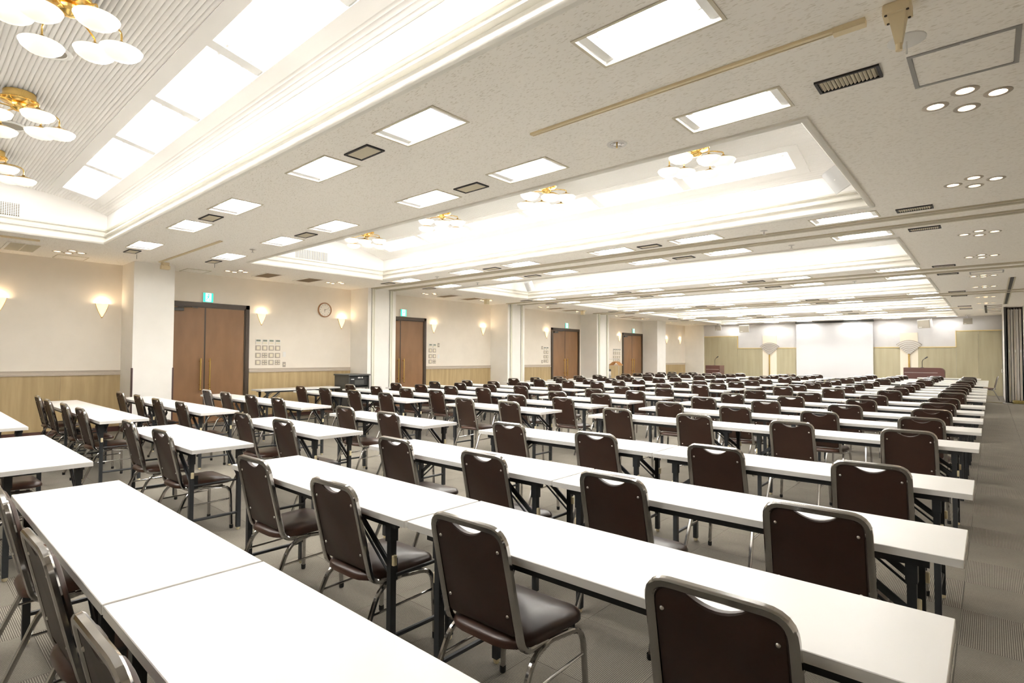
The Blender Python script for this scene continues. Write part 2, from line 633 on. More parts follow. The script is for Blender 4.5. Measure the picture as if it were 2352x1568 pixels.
STRIP_X0, STRIP_X1, NSEG = -9.36, -1.65, 6
SO0, SO1 = 0.83, 1.20
for k, y0 in enumerate(coffers):
    y1 = y0 + COF_D
    yc = (y0 + y1) / 2
    mo = MB()
    rings = []
    for ins, z in PROF:
        rings.append([(COF_X0 + ins, y0 + ins, H + z), (COF_X1 - ins, y0 + ins, H + z), (COF_X1 - ins, y1 - ins, H + z), (COF_X0 + ins, y1 - ins, H + z)])
    vs = [p for r in rings for p in r]
    fs = []
    for i in range(len(rings) - 1):
        for j in range(4):
            j2 = (j + 1) % 4
            fs.append((i * 4 + j, i * 4 + j2, i * 4 + 4 + j2, i * 4 + 4 + j))
    mo.add(vs, fs)
    obj('coffer_moulding', mo, 'moulding_paint', ceiling, smooth=35)
    # long walls and end walls above the moulding
    xa, xb = COF_X0 - 0.04, COF_X1 + 0.04
    wl = MB()
    z0, z1 = H + 0.20, vz(VO)
    for yy in (yc - VO, yc + VO):
        wl.add([(xa, yy, z0), (xb, yy, z0), (xb, yy, z1), (xa, yy, z1)], [(0, 1, 2, 3)])
    n = 24
    for xx in (xa, xb):
        arc = [(xx, yc - VO + 2 * VO * i / n, vz(-VO + 2 * VO * i / n)) for i in range(n + 1)]
        wl.add([(xx, yc + VO, z0), (xx, yc - VO, z0)] + arc, [tuple(range(n + 3))])
    obj('coffer_wall', wl, 'coffer_paint', ceiling)
    # ribbed vault, with plain trims and openings for the light strips
    vt = MB()
    pitch = 0.033

    def ribs(o0, o1, x0, x1):
        nn = max(1, round((o1 - o0) / pitch))
        p = (o1 - o0) / nn
        pts = []
        for i in range(nn):
            for fr, dz in ((0.0, 0.0), (0.2, -0.006), (0.5, -0.0085), (0.8, -0.006)):
                o = o0 + (i + fr) * p
                pts.append((o, vz(o) + dz))
        pts.append((o1, vz(o1)))
        m = len(pts)
        vt.add([(x0, yc + o, z) for o, z in pts] + [(x1, yc + o, z) for o, z in pts], [(i, i + 1, m + i + 1, m + i) for i in range(m - 1)])

    ribs(-0.72, 0.72, xa, xb)
    for s in (-1, 1):
        a, b = sorted((s * 1.31, s * VO))
        ribs(a, b, xa, xb)
        a, b = sorted((s * 0.72, s * 1.31))
        ribs(a, b, xa, STRIP_X0 - 0.12)
        ribs(a, b, STRIP_X1 + 0.12, xb)
        # plain frame round the strip
        def flat(o0, o1, x0, x1):
            q = [(x0, yc + s * o0, vz(o0) - 0.012), (x1, yc + s * o0, vz(o0) - 0.012), (x1, yc + s * o1, vz(o1) - 0.012), (x0, yc + s * o1, vz(o1) - 0.012)]
            q += [(a, b, c + 0.014) for a, b, c in q]
            vt.add(q, [(0, 1, 2, 3), (0, 1, 5, 4), (1, 2, 6, 5), (2, 3, 7, 6), (3, 0, 4, 7)])
        flat(0.72, SO0, STRIP_X0 - 0.12, STRIP_X1 + 0.12)
        flat(SO1, 1.31, STRIP_X0 - 0.12, STRIP_X1 + 0.12)
        flat(SO0, SO1, STRIP_X0 - 0.12, STRIP_X0)
        flat(SO0, SO1, STRIP_X1, STRIP_X1 + 0.12)
    obj('ribbed_vault', vt, 'coffer_paint', ceiling, smooth=40)

# ------------------------------------------------------------------ walls
struct('wall_left', MB().box(WX - 0.2, WX, BY - 0.2, FY + 0.2, -0.2, H + 0.1), 'wall_paint', 'warm white side wall behind the columns, with double doors', 'wall')
wall_back = struct('wall_back', MB().box(WX - 0.2, RX + 0.2, BY - 0.2, BY, -0.2, H + 0.1), 'wall_paint', 'plain warm white wall behind the viewpoint', 'wall')
struct('wall_right', MB().box(RX, RX + 0.2, BY - 0.2, 22.4, -0.2, H + 0.1), 'wall_paint', 'plain warm white wall along the open aisle', 'wall')
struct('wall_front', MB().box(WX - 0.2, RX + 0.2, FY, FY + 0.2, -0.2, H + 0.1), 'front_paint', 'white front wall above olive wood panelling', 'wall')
wf = bpy.data.objects['wall_front']
# front wall panelling: boards between vertical joints, brass line on top
edges = [(-11.15, -9.46, 2.47), (-9.46, -8.29, 1.87), (-7.66, -2.86, 1.87), (-2.26, -1.05, 1.87), (-1.05, 0.30, 2.50)]
for x0, x1, zt in edges:
    nb = max(1, round((x1 - x0) / 0.9))
    for i in range(nb):
        a, b = x0 + (x1 - x0) * i / nb, x0 + (x1 - x0) * (i + 1) / nb
        obj('panel', MB().box(a + 0.002, b - 0.002, FY - 0.03, FY, 0.0, zt), 'front_wood', wf)
for x0, x1 in ((-8.29, -7.66), (-2.86, -2.26)):
    obj('cream_panel', MB().box(x0, x1, FY - 0.035, FY, 0.0, 2.47), 'cream_panel', wf)
tb = [(-11.15, 2.47), (-9.46, 2.47), (-9.46, 1.87), (-8.29, 1.87)]
tc_ = [(-7.66, 1.87), (-2.86, 1.87)]
td = [(-2.26, 1.87), (-1.05, 1.87), (-1.05, 2.50), (0.30, 2.50)]
for run in (tb, tc_, td):
    m = MB()
    for (xa, za), (xb, zb) in zip(run[:-1], run[1:]):
        m.box(min(xa, xb) - 0.012, max(xa, xb) + 0.012, FY - 0.045, FY - 0.002, min(za, zb) - 0.014, max(za, zb) + 0.014)
    obj('brass_line', m, 'brass_trim', wf)
obj('corner_pier', MB().box(WX, -11.15, FY - 0.12, FY, 0, H), 'column_paint', wf)

# side wall columns
cols = [(2.80, 3.44), (7.63, 8.46), (12.75, 13.57), (17.90, 18.78), (22.95, 23.80)]
for i, (a, b) in enumerate(cols):
    c = struct('column_%d' % (i + 1), MB().box(WX, CX, a, b, 0, H), 'column_paint',
               'white square wall column, %s from the camera' % ORD[i], 'column')
    if i == 0:
        for yy in (a, b):
            obj('corner_guard', MB().box(CX - 0.03, CX + 0.006, yy - 0.012, yy + 0.012, 0, 1.17), 'corner_guard', c)
    if i in (1, 2, 3):
        for ya in (a + 0.11, b - 0.19):
            obj('partition_jamb', MB().box(CX, CX + 0.03, ya, ya + 0.025, 0, H).box(CX, CX + 0.03, ya + 0.055, ya + 0.08, 0, H).box(CX, CX + 0.012, ya, ya + 0.08, 0, H), 'jamb_paint', c)
# dado panelling and baseboards
for i, (a, b) in enumerate([(BY, 2.80), (5.13, 7.63), (10.07, 12.75), (13.57, 15.95), (18.78, 21.08), (23.80, FY - 0.12)]):
    d = thing('trim_%d' % (i + 1), 'oak dado panelling with taupe cap rail, %s stretch along the side wall' % ORD[i], 'panelling')
    d['kind'] = 'structure'
    nb = max(1, round((b - a) / 0.9))
    for q in range(nb):
        y0, y1 = a + (b - a) * q / nb, a + (b - a) * (q + 1) / nb
        obj('panel', MB().box(WX, WX + 0.012, y0 + 0.001, y1 - 0.001, 0.09, 1.04), 'dado_wood', d)
    obj('cap_rail', MB().prism([(WX, 1.035), (WX + 0.03, 1.035), (WX + 0.03, 1.065), (WX + 0.022, 1.075), (WX + 0.022, 1.10), (WX + 0.028, 1.12), (WX, 1.12)], a, b, 'y'), 'dado_cap', d)
bb = MB()
for a, b in [(BY, 2.80), (3.44, 3.5), (5.13, 7.63), (10.07, 12.75), (13.57, 15.95), (18.78, 21.08), (23.80, FY - 0.12)]:
    bb.box(WX, WX + 0.02, a, b, 0, 0.09)
for a, b in cols:
    bb.box(WX, CX + 0.008, a - 0.008, b + 0.008, 0, 0.085)
struct('baseboard_left', bb, 'baseboard_brown', 'dark red-brown baseboard along the side wall', 'baseboard')

# ------------------------------------------------------------------ double doors
doors = [(3.46, 5.11, 4.23), (8.47, 10.05, 9.16), (15.97, 17.76, 16.82), (21.10, 22.90, 21.95)]
for i, (a, b, s) in enumerate(doors):
    d = thing('door_%d' % (i + 1), 'brown double door in dark frame, %s door from the camera' % ORD[i], 'door')
    d['kind'] = 'structure'
    zt = 2.48
    fr = MB().box(WX, WX + 0.05, a, a + 0.08, 0, zt).box(WX, WX + 0.05, b - 0.08, b, 0, zt).box(WX, WX + 0.05, a, b, zt - 0.085, zt)
    fr.box(WX, WX + 0.035, a + 0.08, a + 0.1, 0, zt - 0.085).box(WX, WX + 0.035, b - 0.1, b - 0.08, 0, zt - 0.085).box(WX, WX + 0.035, a + 0.08, b - 0.08, zt - 0.105, zt - 0.085)
    obj('door_frame', fr, 'door_frame_brown', d)
    for (p, q, side) in ((a + 0.1, s - 0.012, 1), (s + 0.012, b - 0.1, -1)):
        leaf = obj('door_leaf', MB().box(WX, WX + 0.022, p, q, 0.01, zt - 0.105), 'door_brown', d)
        hy = q - 0.075 if side > 0 else p + 0.075
        h = MB().tube([(WX + 0.085, hy, 0.72), (WX + 0.085, hy, 1.34)], 0.016, 10)
        for hz in (0.80, 1.28):
            h.tube([(WX + 0.02, hy, hz), (WX + 0.085, hy, hz)], 0.011, 8)
        h.lathe([(0.0, -0.035), (0.02, -0.03), (0.026, -0.015), (0.018, 0.0), (0.0, 0.002)], 10, (WX + 0.085, hy, 0.72))
        obj('pull_handle', h, 'brass', leaf, smooth=40)
    obj('meeting_stile', MB().box(WX, WX + 0.026, s - 0.014, s + 0.014, 0.01, zt - 0.105), 'door_frame_brown', d)
    clos = MB().box(WX + 0.022, WX + 0.07, a + 0.12, a + 0.36, zt - 0.19, zt - 0.13)
    clos.tube([(WX + 0.09, a + 0.24, zt - 0.125), (WX + 0.24, a + 0.45, zt - 0.12), (WX + 0.03, a + 0.62, zt - 0.115)], 0.008, 6)
    obj('door_closer', clos, 'dark_grey', d)

# exit signs
for i, y in enumerate([4.27, 9.24, 16.90, 22.05]):
    e = thing('exit_sign', 'green running-man exit sign above the %s double door' % ORD[i], 'sign', (WX, y, 2.49), 0, 'exit signs over the doors')
    w = 0.10
    obj('housing', MB().box(0.0, 0.05, -w, w, 0.0, 0.2), 'white_plastic', e)
    obj('face', MB().box(0.05, 0.055, -w + 0.006, w - 0.006, 0.006, 0.194), 'exit_green', e)
    obj('doorway_panel', MB().box(0.055, 0.058, -0.052, 0.055, 0.018, 0.188), 'exit_white', e)
    fig = MB()
    x0, x1 = 0.058, 0.0605
    fig.prism([(0.006 + 0.017 * math.cos(t * PI / 5), 0.155 + 0.017 * math.sin(t * PI / 5)) for t in range(10)], x0, x1, 'x')
    fig.prism([(-0.012, 0.095), (0.012, 0.088), (0.014, 0.132), (-0.010, 0.136)], x0, x1, 'x')
    fig.prism([(-0.012, 0.10), (0.0, 0.092), (-0.026, 0.06), (-0.036, 0.068)], x0, x1, 'x')
    fig.prism([(-0.026, 0.06), (-0.036, 0.068), (-0.046, 0.03), (-0.034, 0.028)], x0, x1, 'x')
    fig.prism([(0.0, 0.095), (0.013, 0.09), (0.036, 0.062), (0.026, 0.054)], x0, x1, 'x')
    fig.prism([(0.026, 0.054), (0.036, 0.062), (0.044, 0.022), (0.032, 0.022)], x0, x1, 'x')
    fig.prism([(-0.010, 0.136), (-0.008, 0.122), (-0.040, 0.108), (-0.042, 0.118)], x0, x1, 'x')
    fig.prism([(0.014, 0.132), (0.012, 0.12), (0.042, 0.104), (0.044, 0.115)], x0, x1, 'x')
    obj('running_figure', fig, 'exit_green', e)

# wall sconces: half-cone glass shades
sc_y = [1.12, 2.50, 5.39, 7.37, 10.36, 12.40, 15.70, 20.86, 25.45, 27.0]
sc_lbl = ['at the frame edge, nearest the camera', 'before the first column', 'beside the first double door', 'beside the wall clock',
          'beside the second double door', 'before the third column', 'before the third double door', 'before the fourth double door',
          'first after the fifth column', 'next to the front wall corner']
for y, lb in zip(sc_y, sc_lbl):
    s = thing('wall_sconce', 'glowing half-cone glass wall sconce ' + lb, 'wall lamp', (WX, y, 2.08), 0, 'sconces on the side wall')
    prof = [(0.004, 0.0), (0.02, 0.03), (0.055, 0.11), (0.083, 0.19), (0.098, 0.25), (0.094, 0.25), (0.079, 0.19), (0.05, 0.11), (0.018, 0.04)]
    sh = obj('glass_shade', MB().lathe(prof, 14, (0, 0, 0), -PI / 2, PI / 2), 'sconce_glass', s, smooth=50)
    sh.scale = (0.85, 1, 1)
    ed = MB()
    for sg in (-1, 1):
        ed.tube([(0.004, sg * 0.006, 0.0), (0.004, sg * 0.056, 0.11), (0.004, sg * 0.084, 0.19), (0.004, sg * 0.099, 0.25)], 0.005, 6)
    ed.lathe([(0.0, -0.012), (0.01, -0.006), (0.012, 0.006), (0.0, 0.012)], 8)
    obj('brass_edge', ed, 'brass', s, smooth=40)
    ld = bpy.data.lights.new('sconce_bulb', 'POINT')
    ld.energy = SCONCE_WATT
    ld.color = WARM_COL
    ld.shadow_soft_size = 0.03
    lo = bpy.data.objects.new('sconce_bulb', ld)
    COL.objects.link(lo)
    lo.parent = s
    lo.location = (0.05, 0, 0.255)

# clock
ck = thing('wall_clock', 'round wall clock with brown rim and white face', 'clock', (WX, 6.905, 2.515))
obj('rim', MB().lathe([(0.178, 0.0), (0.178, 0.03), (0.170, 0.042), (0.158, 0.042), (0.152, 0.03), (0.152, 0.02)], 40), 'clock_rim', ck, rot=(0, PI / 2, 0), smooth=40)
face = obj('face', MB().lathe([(0.154, 0.0), (0.154, 0.022), (0.0, 0.022)], 40), 'clock_face', ck, rot=(0, PI / 2, 0))
for h in range(1, 13):
    cu = bpy.data.curves.new('numeral', 'FONT')
    cu.body = str(h)
    cu.size = 0.036
    cu.align_x = 'CENTER'
    cu.align_y = 'CENTER'
    cu.extrude = 0.0006
    cu.materials.append(MATS['ink'])
    tmp = bpy.data.objects.new('numeral_text', cu)
    n = bpy.data.objects.new('numeral', bpy.data.meshes.new_from_object(tmp))
    bpy.data.objects.remove(tmp)
    COL.objects.link(n)
    n.parent = ck
    a = h * PI / 6
    n.location = (0.0235, 0.122 * math.sin(a), 0.122 * math.cos(a))
    n.rotation_euler = (PI / 2, 0, PI / 2)


def hand(ang, ln, w, x):
    s, c = math.sin(ang), math.cos(ang)
    p = [(-w * c - 0.02 * s, w * s - 0.02 * c), (w * c - 0.02 * s, -w * s - 0.02 * c), (w * 0.5 * c + ln * s, -w * 0.5 * s + ln * c), (-w * 0.5 * c + ln * s, w * 0.5 * s + ln * c)]
    return MB().prism(p, x, x + 0.002, 'x')


obj('hour_hand', hand(math.radians(186), 0.065, 0.005, 0.026), 'ink', ck)
obj('minute_hand', hand(math.radians(68), 0.10, 0.0035, 0.029), 'ink', ck)

# wall switches and thermostats
plate_grey = MB().rbox(-0.044, 0.044, -0.06, 0.06, 0, 0.01, 0.002)
SWG = {}


def switch_plate(y, z, kind, label, group, w=0.044, h=0.044):
    s = thing('wall_switch' if kind != 'thermostat' else 'thermostat', label, 'switch' if kind != 'thermostat' else 'thermostat', (WX, y, z), 0, group)
    key = (kind, w, h)
    if key not in SWG:
        if kind == 'thermostat':
            SWG[key] = (('body', MB().box(0, 0.016, -w, w, -h, h), 'white_plastic'), ('display', MB().box(0.016, 0.018, -w * 0.8, w * 0.8, h * 0.15, h * 0.85), 'display_green'),
                        ('cover', MB().box(0.016, 0.0175, -w * 0.85, w * 0.85, -h * 0.8, -h * 0.05), 'switch_cream'))
        elif kind == 'rocker':
            SWG[key] = (('surround', MB().box(0, 0.007, -w, w, -h, h), 'switch_grey'), ('rocker', MB().box(0.007, 0.012, -w * 0.6, w * 0.6, -h * 0.66, h * 0.66), 'switch_cream'))
        elif kind == 'quad':
            SWG[key] = [('surround', MB().box(0, 0.007, -w, w, -h, h), 'switch_grey')]
            for yy in (-0.5, 0.5):
                for zz in (-0.5, 0.5):
                    SWG[key].append(('button', MB().box(0.007, 0.011, (yy - 0.32) * w, (yy + 0.32) * w, (zz - 0.2) * h, (zz + 0.2) * h), 'switch_cream'))
        elif kind == 'blank':
            SWG[key] = (('surround', MB().box(0, 0.006, -w, w, -h, h), 'white_plastic'), ('screw_cover', MB().box(0.006, 0.007, -w * 0.7, w * 0.7, -h * 0.8, h * 0.8), 'white_plastic'))
        else:
            SWG[key] = (('surround', MB().box(0, 0.007, -w, w, -h, h), 'switch_grey'), ('socket', MB().box(0.007, 0.011, -w * 0.5, w * 0.5, -h * 0.25, h * 0.25), 'switch_cream'))
        SWG[key] = [(n, (lambda me: (fix_normals(me), me.materials.append(MATS[mm]), me)[2])(mb.mesh(n)), mm) for n, mb, mm in SWG[key]]
    for n, me, mm in SWG[key]:
        obj(n, me, None, s)


def switch_bank(y0, ncol, dy, dname, extras, quads, flip=False):
    grp = 'switches beside the %s double door' % dname
    zs = [1.70, 1.565, 1.435, 1.305 - 0.07]
    zs = [1.705, 1.57, 1.405, 1.25]
    for r in range(4):
        for c in range(ncol):
            y = y0 + c * dy
            pos = ncol - 1 - c if flip else c
            kind = 'thermostat' if r == 0 else ('quad' if (r, c) in quads else 'rocker')
            nm = {'thermostat': 'white thermostat with display', 'quad': 'grey four-button switch', 'rocker': 'cream rocker switch in grey surround'}[kind]
            lb = '%s, %s from the door, %s switch row, %s double door' % (nm, ORD[pos], ['top', 'second', 'third', 'bottom'][r], dname)
            switch_plate(y, zs[r], kind, lb, grp, 0.058, 0.056)
    for (y, z, kind, lb) in extras:
        switch_plate(y, z, kind, lb, grp, 0.035, 0.058)


switch_bank(5.325, 4, 0.146, 'first', [(5.92, 1.43, 'blank', 'white blank plate beside the switches at the first double door'), (5.92, 1.20, 'outlet', 'narrow grey outlet below the blank plate, first double door')], {(2, 1), (3, 1), (3, 3)})
switch_bank(10.24, 2, 0.15, 'second', [(10.55, 1.73, 'outlet', 'narrow grey plate beside the thermostats at the second double door'), (10.55, 1.40, 'blank', 'white blank plate beside the switches at the second double door')], {(3, 1)})
switch_bank(15.60, 2, 0.15, 'third', [(15.45, 1.73, 'outlet', 'narrow grey plate beside the thermostats at the third double door'), (15.45, 1.23, 'outlet', 'low narrow grey outlet beside the third double door')], {(3, 0)}, True)
switch_bank(20.42, 4, 0.16, 'fourth', [], set(), True)

# ------------------------------------------------------------------ ceiling lights
def light_parts(t, detail):
    w, d = LW / 2, LD / 2
    zt = 0.11
    rf = MB()
    # white reflector trough with sloping sides
    a = [(-w, -d, 0), (w, -d, 0), (w, d, 0), (-w, d, 0)]
    b = [(-w + 0.045, -d + 0.04, zt), (w - 0.045, -d + 0.04, zt), (w - 0.045, d - 0.04, zt), (-w + 0.045, d - 0.04, zt)]
    rf.add(a + b, [(0, 1, 5, 4), (1, 2, 6, 5), (2, 3, 7, 6), (3, 0, 4, 7), (4, 5, 6, 7)])
    obj('reflector', rf, 'fixture_white', t)
    for xa in (-w + 0.006, w - 0.055):
        obj('end_plate', MB().box(xa, xa + 0.049, -d + 0.008, d - 0.008, 0.014, 0.022), 'fixture_white', t)
    fr = MB()
    e = 0.018
    fr.box(-w - e, w + e, -d - e, -d, -0.006, 0.004).box(-w - e, w + e, d, d + e, -0.006, 0.004).box(-w - e, -w, -d, d, -0.006, 0.004).box(w, w + e, -d, d, -0.006, 0.004)
    obj('trim_frame', fr, 'fixture_trim', t)
    for yy in (-0.062, 0.062):
        obj('lamp_tube', MB().tube([(-w + 0.09, yy, 0.05), (w - 0.09, yy, 0.05)], 0.0145, 8), 'tube_glow', t, smooth=40)
        for xx in (-w + 0.07, w - 0.07):
            obj('socket', MB().tube([(xx - 0.018, yy, 0.05), (xx + 0.018, yy, 0.05)], 0.019, 10), 'fixture_white', t, smooth=40)


l0 = thing('ceiling_light', 'recessed two-tube ceiling light', 'ceiling light', group='recessed ceiling lights')
light_parts(l0, True)
note(l0)
first = True
for ri, y in enumerate(light_rows):
    for ci, x in enumerate(LIGHT_X):
        lb = 'recessed two-tube ceiling light, %s from the aisle, %s row from the camera' % (ORD[ci], ORD[ri])
        if first:
            l0.location = (x, y, H)
            l0['label'] = lb
            first = False
        else:
            dup(l0, (x, y, H), 0, lb)

# vault light strips
oc = (SO0 + SO1) / 2
tilt = math.atan2(vz(SO1) - vz(SO0), SO1 - SO0)
sl = math.hypot(SO1 - SO0, vz(SO1) - vz(SO0)) / 2
seg = (STRIP_X1 - STRIP_X0) / NSEG
st0 = thing('vault_light_strip', 'strip', 'light strip', group='light strips in the ceiling vaults')
rf = MB()
L2 = (STRIP_X1 - STRIP_X0) / 2
rf.add([(-L2, -sl, -0.012), (L2, -sl, -0.012), (L2, sl, -0.012), (-L2, sl, -0.012), (-L2, -sl + 0.03, 0.09), (L2, -sl + 0.03, 0.09), (L2, sl - 0.03, 0.09), (-L2, sl - 0.03, 0.09)],
       [(0, 1, 5, 4), (1, 2, 6, 5), (2, 3, 7, 6), (3, 0, 4, 7), (4, 5, 6, 7)])
obj('reflector', rf, 'fixture_white', st0)
stub = MB().tube([(-seg / 2 + 0.095, 0, 0.018), (seg / 2 - 0.095, 0, 0.018)], 0.016, 8).mesh('lamp_tube', 40)
sock = MB().tube([(-0.02, 0, 0.03), (0.02, 0, 0.03)], 0.02, 8).mesh('socket', 40)
stub.materials.append(MATS['strip_glow'])
sock.materials.append(MATS['fixture_white'])
baf = MB().box(-0.055, 0.055, -sl + 0.004, sl - 0.004, -0.010, 0.004).mesh('baffle')
fix_normals(baf)
baf.materials.append(MATS['fixture_white'])
for i in range(1, NSEG):
    obj('baffle', baf, None, st0, (-L2 + seg * i, 0, 0))
for i in range(NSEG):
    xc = -L2 + seg * (i + 0.5)
    for yy in (-0.085, 0.085):
        obj('lamp_tube', stub, None, st0, (xc, yy, 0))
        obj('socket', sock, None, st0, (xc - seg / 2 + 0.075, yy, -0.012))
        obj('socket', sock, None, st0, (xc + seg / 2 - 0.075, yy, -0.012))
note(st0)
VN = ['nearest', 'second', 'third', 'fourth', 'fifth', 'farthest']
first = True
for k, y0 in enumerate(coffers):
    yc = y0 + COF_D / 2
    for s in (1, -1):
        loc = ((STRIP_X0 + STRIP_X1) / 2, yc + s * oc, vz(oc))
        rot = (s * tilt, 0, 0)
        lb = 'long tube light strip on the %s side of the %s ceiling vault' % ('far' if s > 0 else 'camera', VN[k])
        if first:
            st0.location, st0.rotation_euler, st0['label'] = loc, rot, lb
            first = False
        else:
            dup(st0, loc, rot=rot, label=lb)

# chandeliers
ch0 = thing('chandelier', 'c', 'chandelier', group='brass chandeliers in the vaults')
can = MB().lathe([(0.0, 0.0), (0.115, 0.0), (0.115, -0.055), (0.135, -0.06), (0.14, -0.075), (0.125, -0.09), (0.05, -0.10), (0.045, -0.115), (0.06, -0.125), (0.06, -0.145), (0.03, -0.16), (0.0, -0.165)], 24)
obj('canopy', can, 'brass', ch0, smooth=40)
shade = MB().lathe([(0.0, -0.066), (0.04, -0.063), (0.08, -0.050), (0.108, -0.028), (0.122, 0.0), (0.119, 0.004), (0.104, 0.003)], 24).mesh('glass_shade', 60)
cap = MB().lathe([(0.104, 0.003), (0.08, 0.022), (0.05, 0.036), (0.02, 0.042), (0.012, 0.06), (0.0, 0.062)], 20).mesh('brass_cap', 60)
for me in (shade, cap):
    fix_normals(me)
shade.shade_smooth()
cap.shade_smooth()
shade.materials.append(MATS['shade_glass'])
cap.materials.append(MATS['brass'])
for i in range(6):
    a = i * PI / 3 + 0.35
    rr = 0.275
    zz = -0.235 - (0.05 if i % 2 else 0.0)
    px, py = rr * math.cos(a), rr * math.sin(a)
    arm = round_path([(0.04 * math.cos(a), 0.04 * math.sin(a), -0.135), (0.16 * math.cos(a), 0.16 * math.sin(a), -0.12), (px, py, -0.15), (px, py, zz + 0.055)], 0.06, 4)
    obj('arm', MB().tube(arm, 0.006, 6), 'brass', ch0, smooth=40)
    g = obj('glass_shade', shade, None, ch0, (px, py, zz))
    obj('brass_cap', cap, None, g)
note(ch0)
first = True
for k, y0 in enumerate(coffers):
    yc = y0 + COF_D / 2 + 0.06
    for i, x in enumerate([-2.35, -4.38, -6.44, -8.50]):
        lb = 'six-shade brass chandelier, %s from the aisle in the %s ceiling vault' % (ORD[i], VN[k])
        if first:
            ch0.location, ch0['label'] = (x, yc, vz(0) - 0.012), lb
            first = False
        else:
            dup(ch0, (x, yc, vz(0) - 0.012), 0.0, lb)

# round ceiling speakers between the chandeliers
sp0 = thing('ceiling_speaker', 's', 'speaker', group='round speakers in the vaults')
obj('ring', MB().lathe([(0.105, 0.0), (0.14, 0.0), (0.145, -0.006), (0.135, -0.012), (0.112, -0.012), (0.105, -0.004)], 28), 'white_plastic', sp0, smooth=40)
obj('grille', MB().lathe([(0.112, -0.008), (0.06, -0.010), (0.0, -0.011)], 28), 'speaker_shell', sp0, smooth=40)
note(sp0)
first = True
for k, y0 in enumerate(coffers[:3]):
    for i, x in enumerate([-5.35, -7.42]):
        loc = (x, y0 + COF_D / 2 + 0.10, vz(0) - 0.012)
        lb = 'round white-rimmed speaker in the %s vault, %s from the aisle' % (VN[k], ORD[i])
        if first:
            sp0.location, sp0['label'] = loc, lb
            first = False
        else:
            dup(sp0, loc, 0, lb)

# air grilles on the end walls of the vaults
for k, y0 in enumerate(coffers[:3]):
    yc = y0 + COF_D / 2
    g = thing('air_grille', 'white slotted air grille on the end wall of the %s vault' % VN[k], 'grille', (COF_X0 - 0.04, yc + (0.14 if k == 0 else -0.22), 3.28), 0, 'grilles in the vault ends')
    obj('backing', MB().box(0.0, 0.004, -0.33, 0.33, 0.0, 0.17), 'vent_back', g)
    bar = MB().box(0.004, 0.014, -0.005, 0.005, 0.0, 0.17).mesh('slat')
    bar.materials.append(MATS['coffer_paint'])
    fix_normals(bar)
    for i in range(31):
        obj('slat', bar, None, g, (0, -0.33 + 0.022 * i, 0))
    if k == 0:
        for i in range(7):
            obj('cross_bar', MB().box(0.005, 0.012, -0.33, 0.33, 0.02 + i * 0.022, 0.028 + i * 0.022), 'coffer_paint', g)

# louvred vents with black frames
ve0 = thing('ceiling_vent', 'v', 'vent', group='black-framed ceiling vents')
vw, vd = 0.165, 0.085
fr = MB()
fr.box(-vw, vw, -vd, -vd + 0.014, -0.012, 0.0).box(-vw, vw, vd - 0.014, vd, -0.012, 0.0).box(-vw, -vw + 0.016, -vd + 0.014, vd - 0.014, -0.012, 0).box(vw - 0.016, vw, -vd + 0.014, vd - 0.014, -0.012, 0)
obj('frame', fr, 'vent_black', ve0)
obj('backing', MB().box(-vw + 0.02, vw - 0.02, -vd + 0.016, vd - 0.016, -0.002, 0.0), 'vent_back', ve0)
slat = MB().prism([(-0.007, -0.010), (-0.004, -0.011), (0.006, -0.003), (0.003, -0.002)], -vd + 0.018, vd - 0.018, 'y').mesh('slat')
fix_normals(slat)
slat.materials.append(MATS['vent_slat'])
for i in range(14):
    obj('slat', slat, None, ve0, (-vw + 0.034 + i * (2 * vw - 0.068) / 13, 0, 0))
note(ve0)
first = True
for ri, y in enumerate(light_rows[:-1]):
    for ci, x in enumerate(VENT_X):
        lb = 'black-framed louvre vent, %s from the aisle, beside %s row of ceiling lights' % (ORD[ci], ORD[ri])
        if first:
            ve0.location, ve0['label'] = (x, y + 0.01, H), lb
            first = False
        else:
            dup(ve0, (x, y + 0.01, H), 0, lb)

# downlights
dl0 = thing('downlight', 'd', 'downlight', group='small round downlights')
obj('trim_ring', MB().lathe([(0.046, 0.004), (0.046, -0.004), (0.066, -0.006), (0.072, -0.002), (0.072, 0.0)], 20), 'can_trim', dl0, smooth=40)
obj('reflector', MB().lathe([(0.047, 0.0), (0.047, 0.02), (0.036, 0.07), (0.0, 0.072)], 20), 'can_reflector', dl0, smooth=40)
obj('bulb', MB().lathe([(0.0, 0.018), (0.03, 0.022), (0.036, 0.032), (0.03, 0.055), (0.0, 0.06)], 16), 'bulb_glow', dl0, smooth=60)
note(dl0)
first = True
cl_names = {}
for x, y, side, yk in down_pts:
    key = (side, yk)
    cl_names.setdefault(key, []).append(1)
    ks = sorted({q[3] for q in down_pts if q[2] == side})
    pos = ['first', 'second', 'third', 'last'][len(cl_names[key]) - 1]
    lb = '%s lamp of the %s four-downlight cluster over the %s' % (pos, ORD[ks.index(yk)], 'open aisle' if side == 'aisle' else 'door side')
    if first:
        dl0.location, dl0['label'] = (x, y, H), lb
        first = False
    else:
        dup(dl0, (x, y, H), 0, lb)

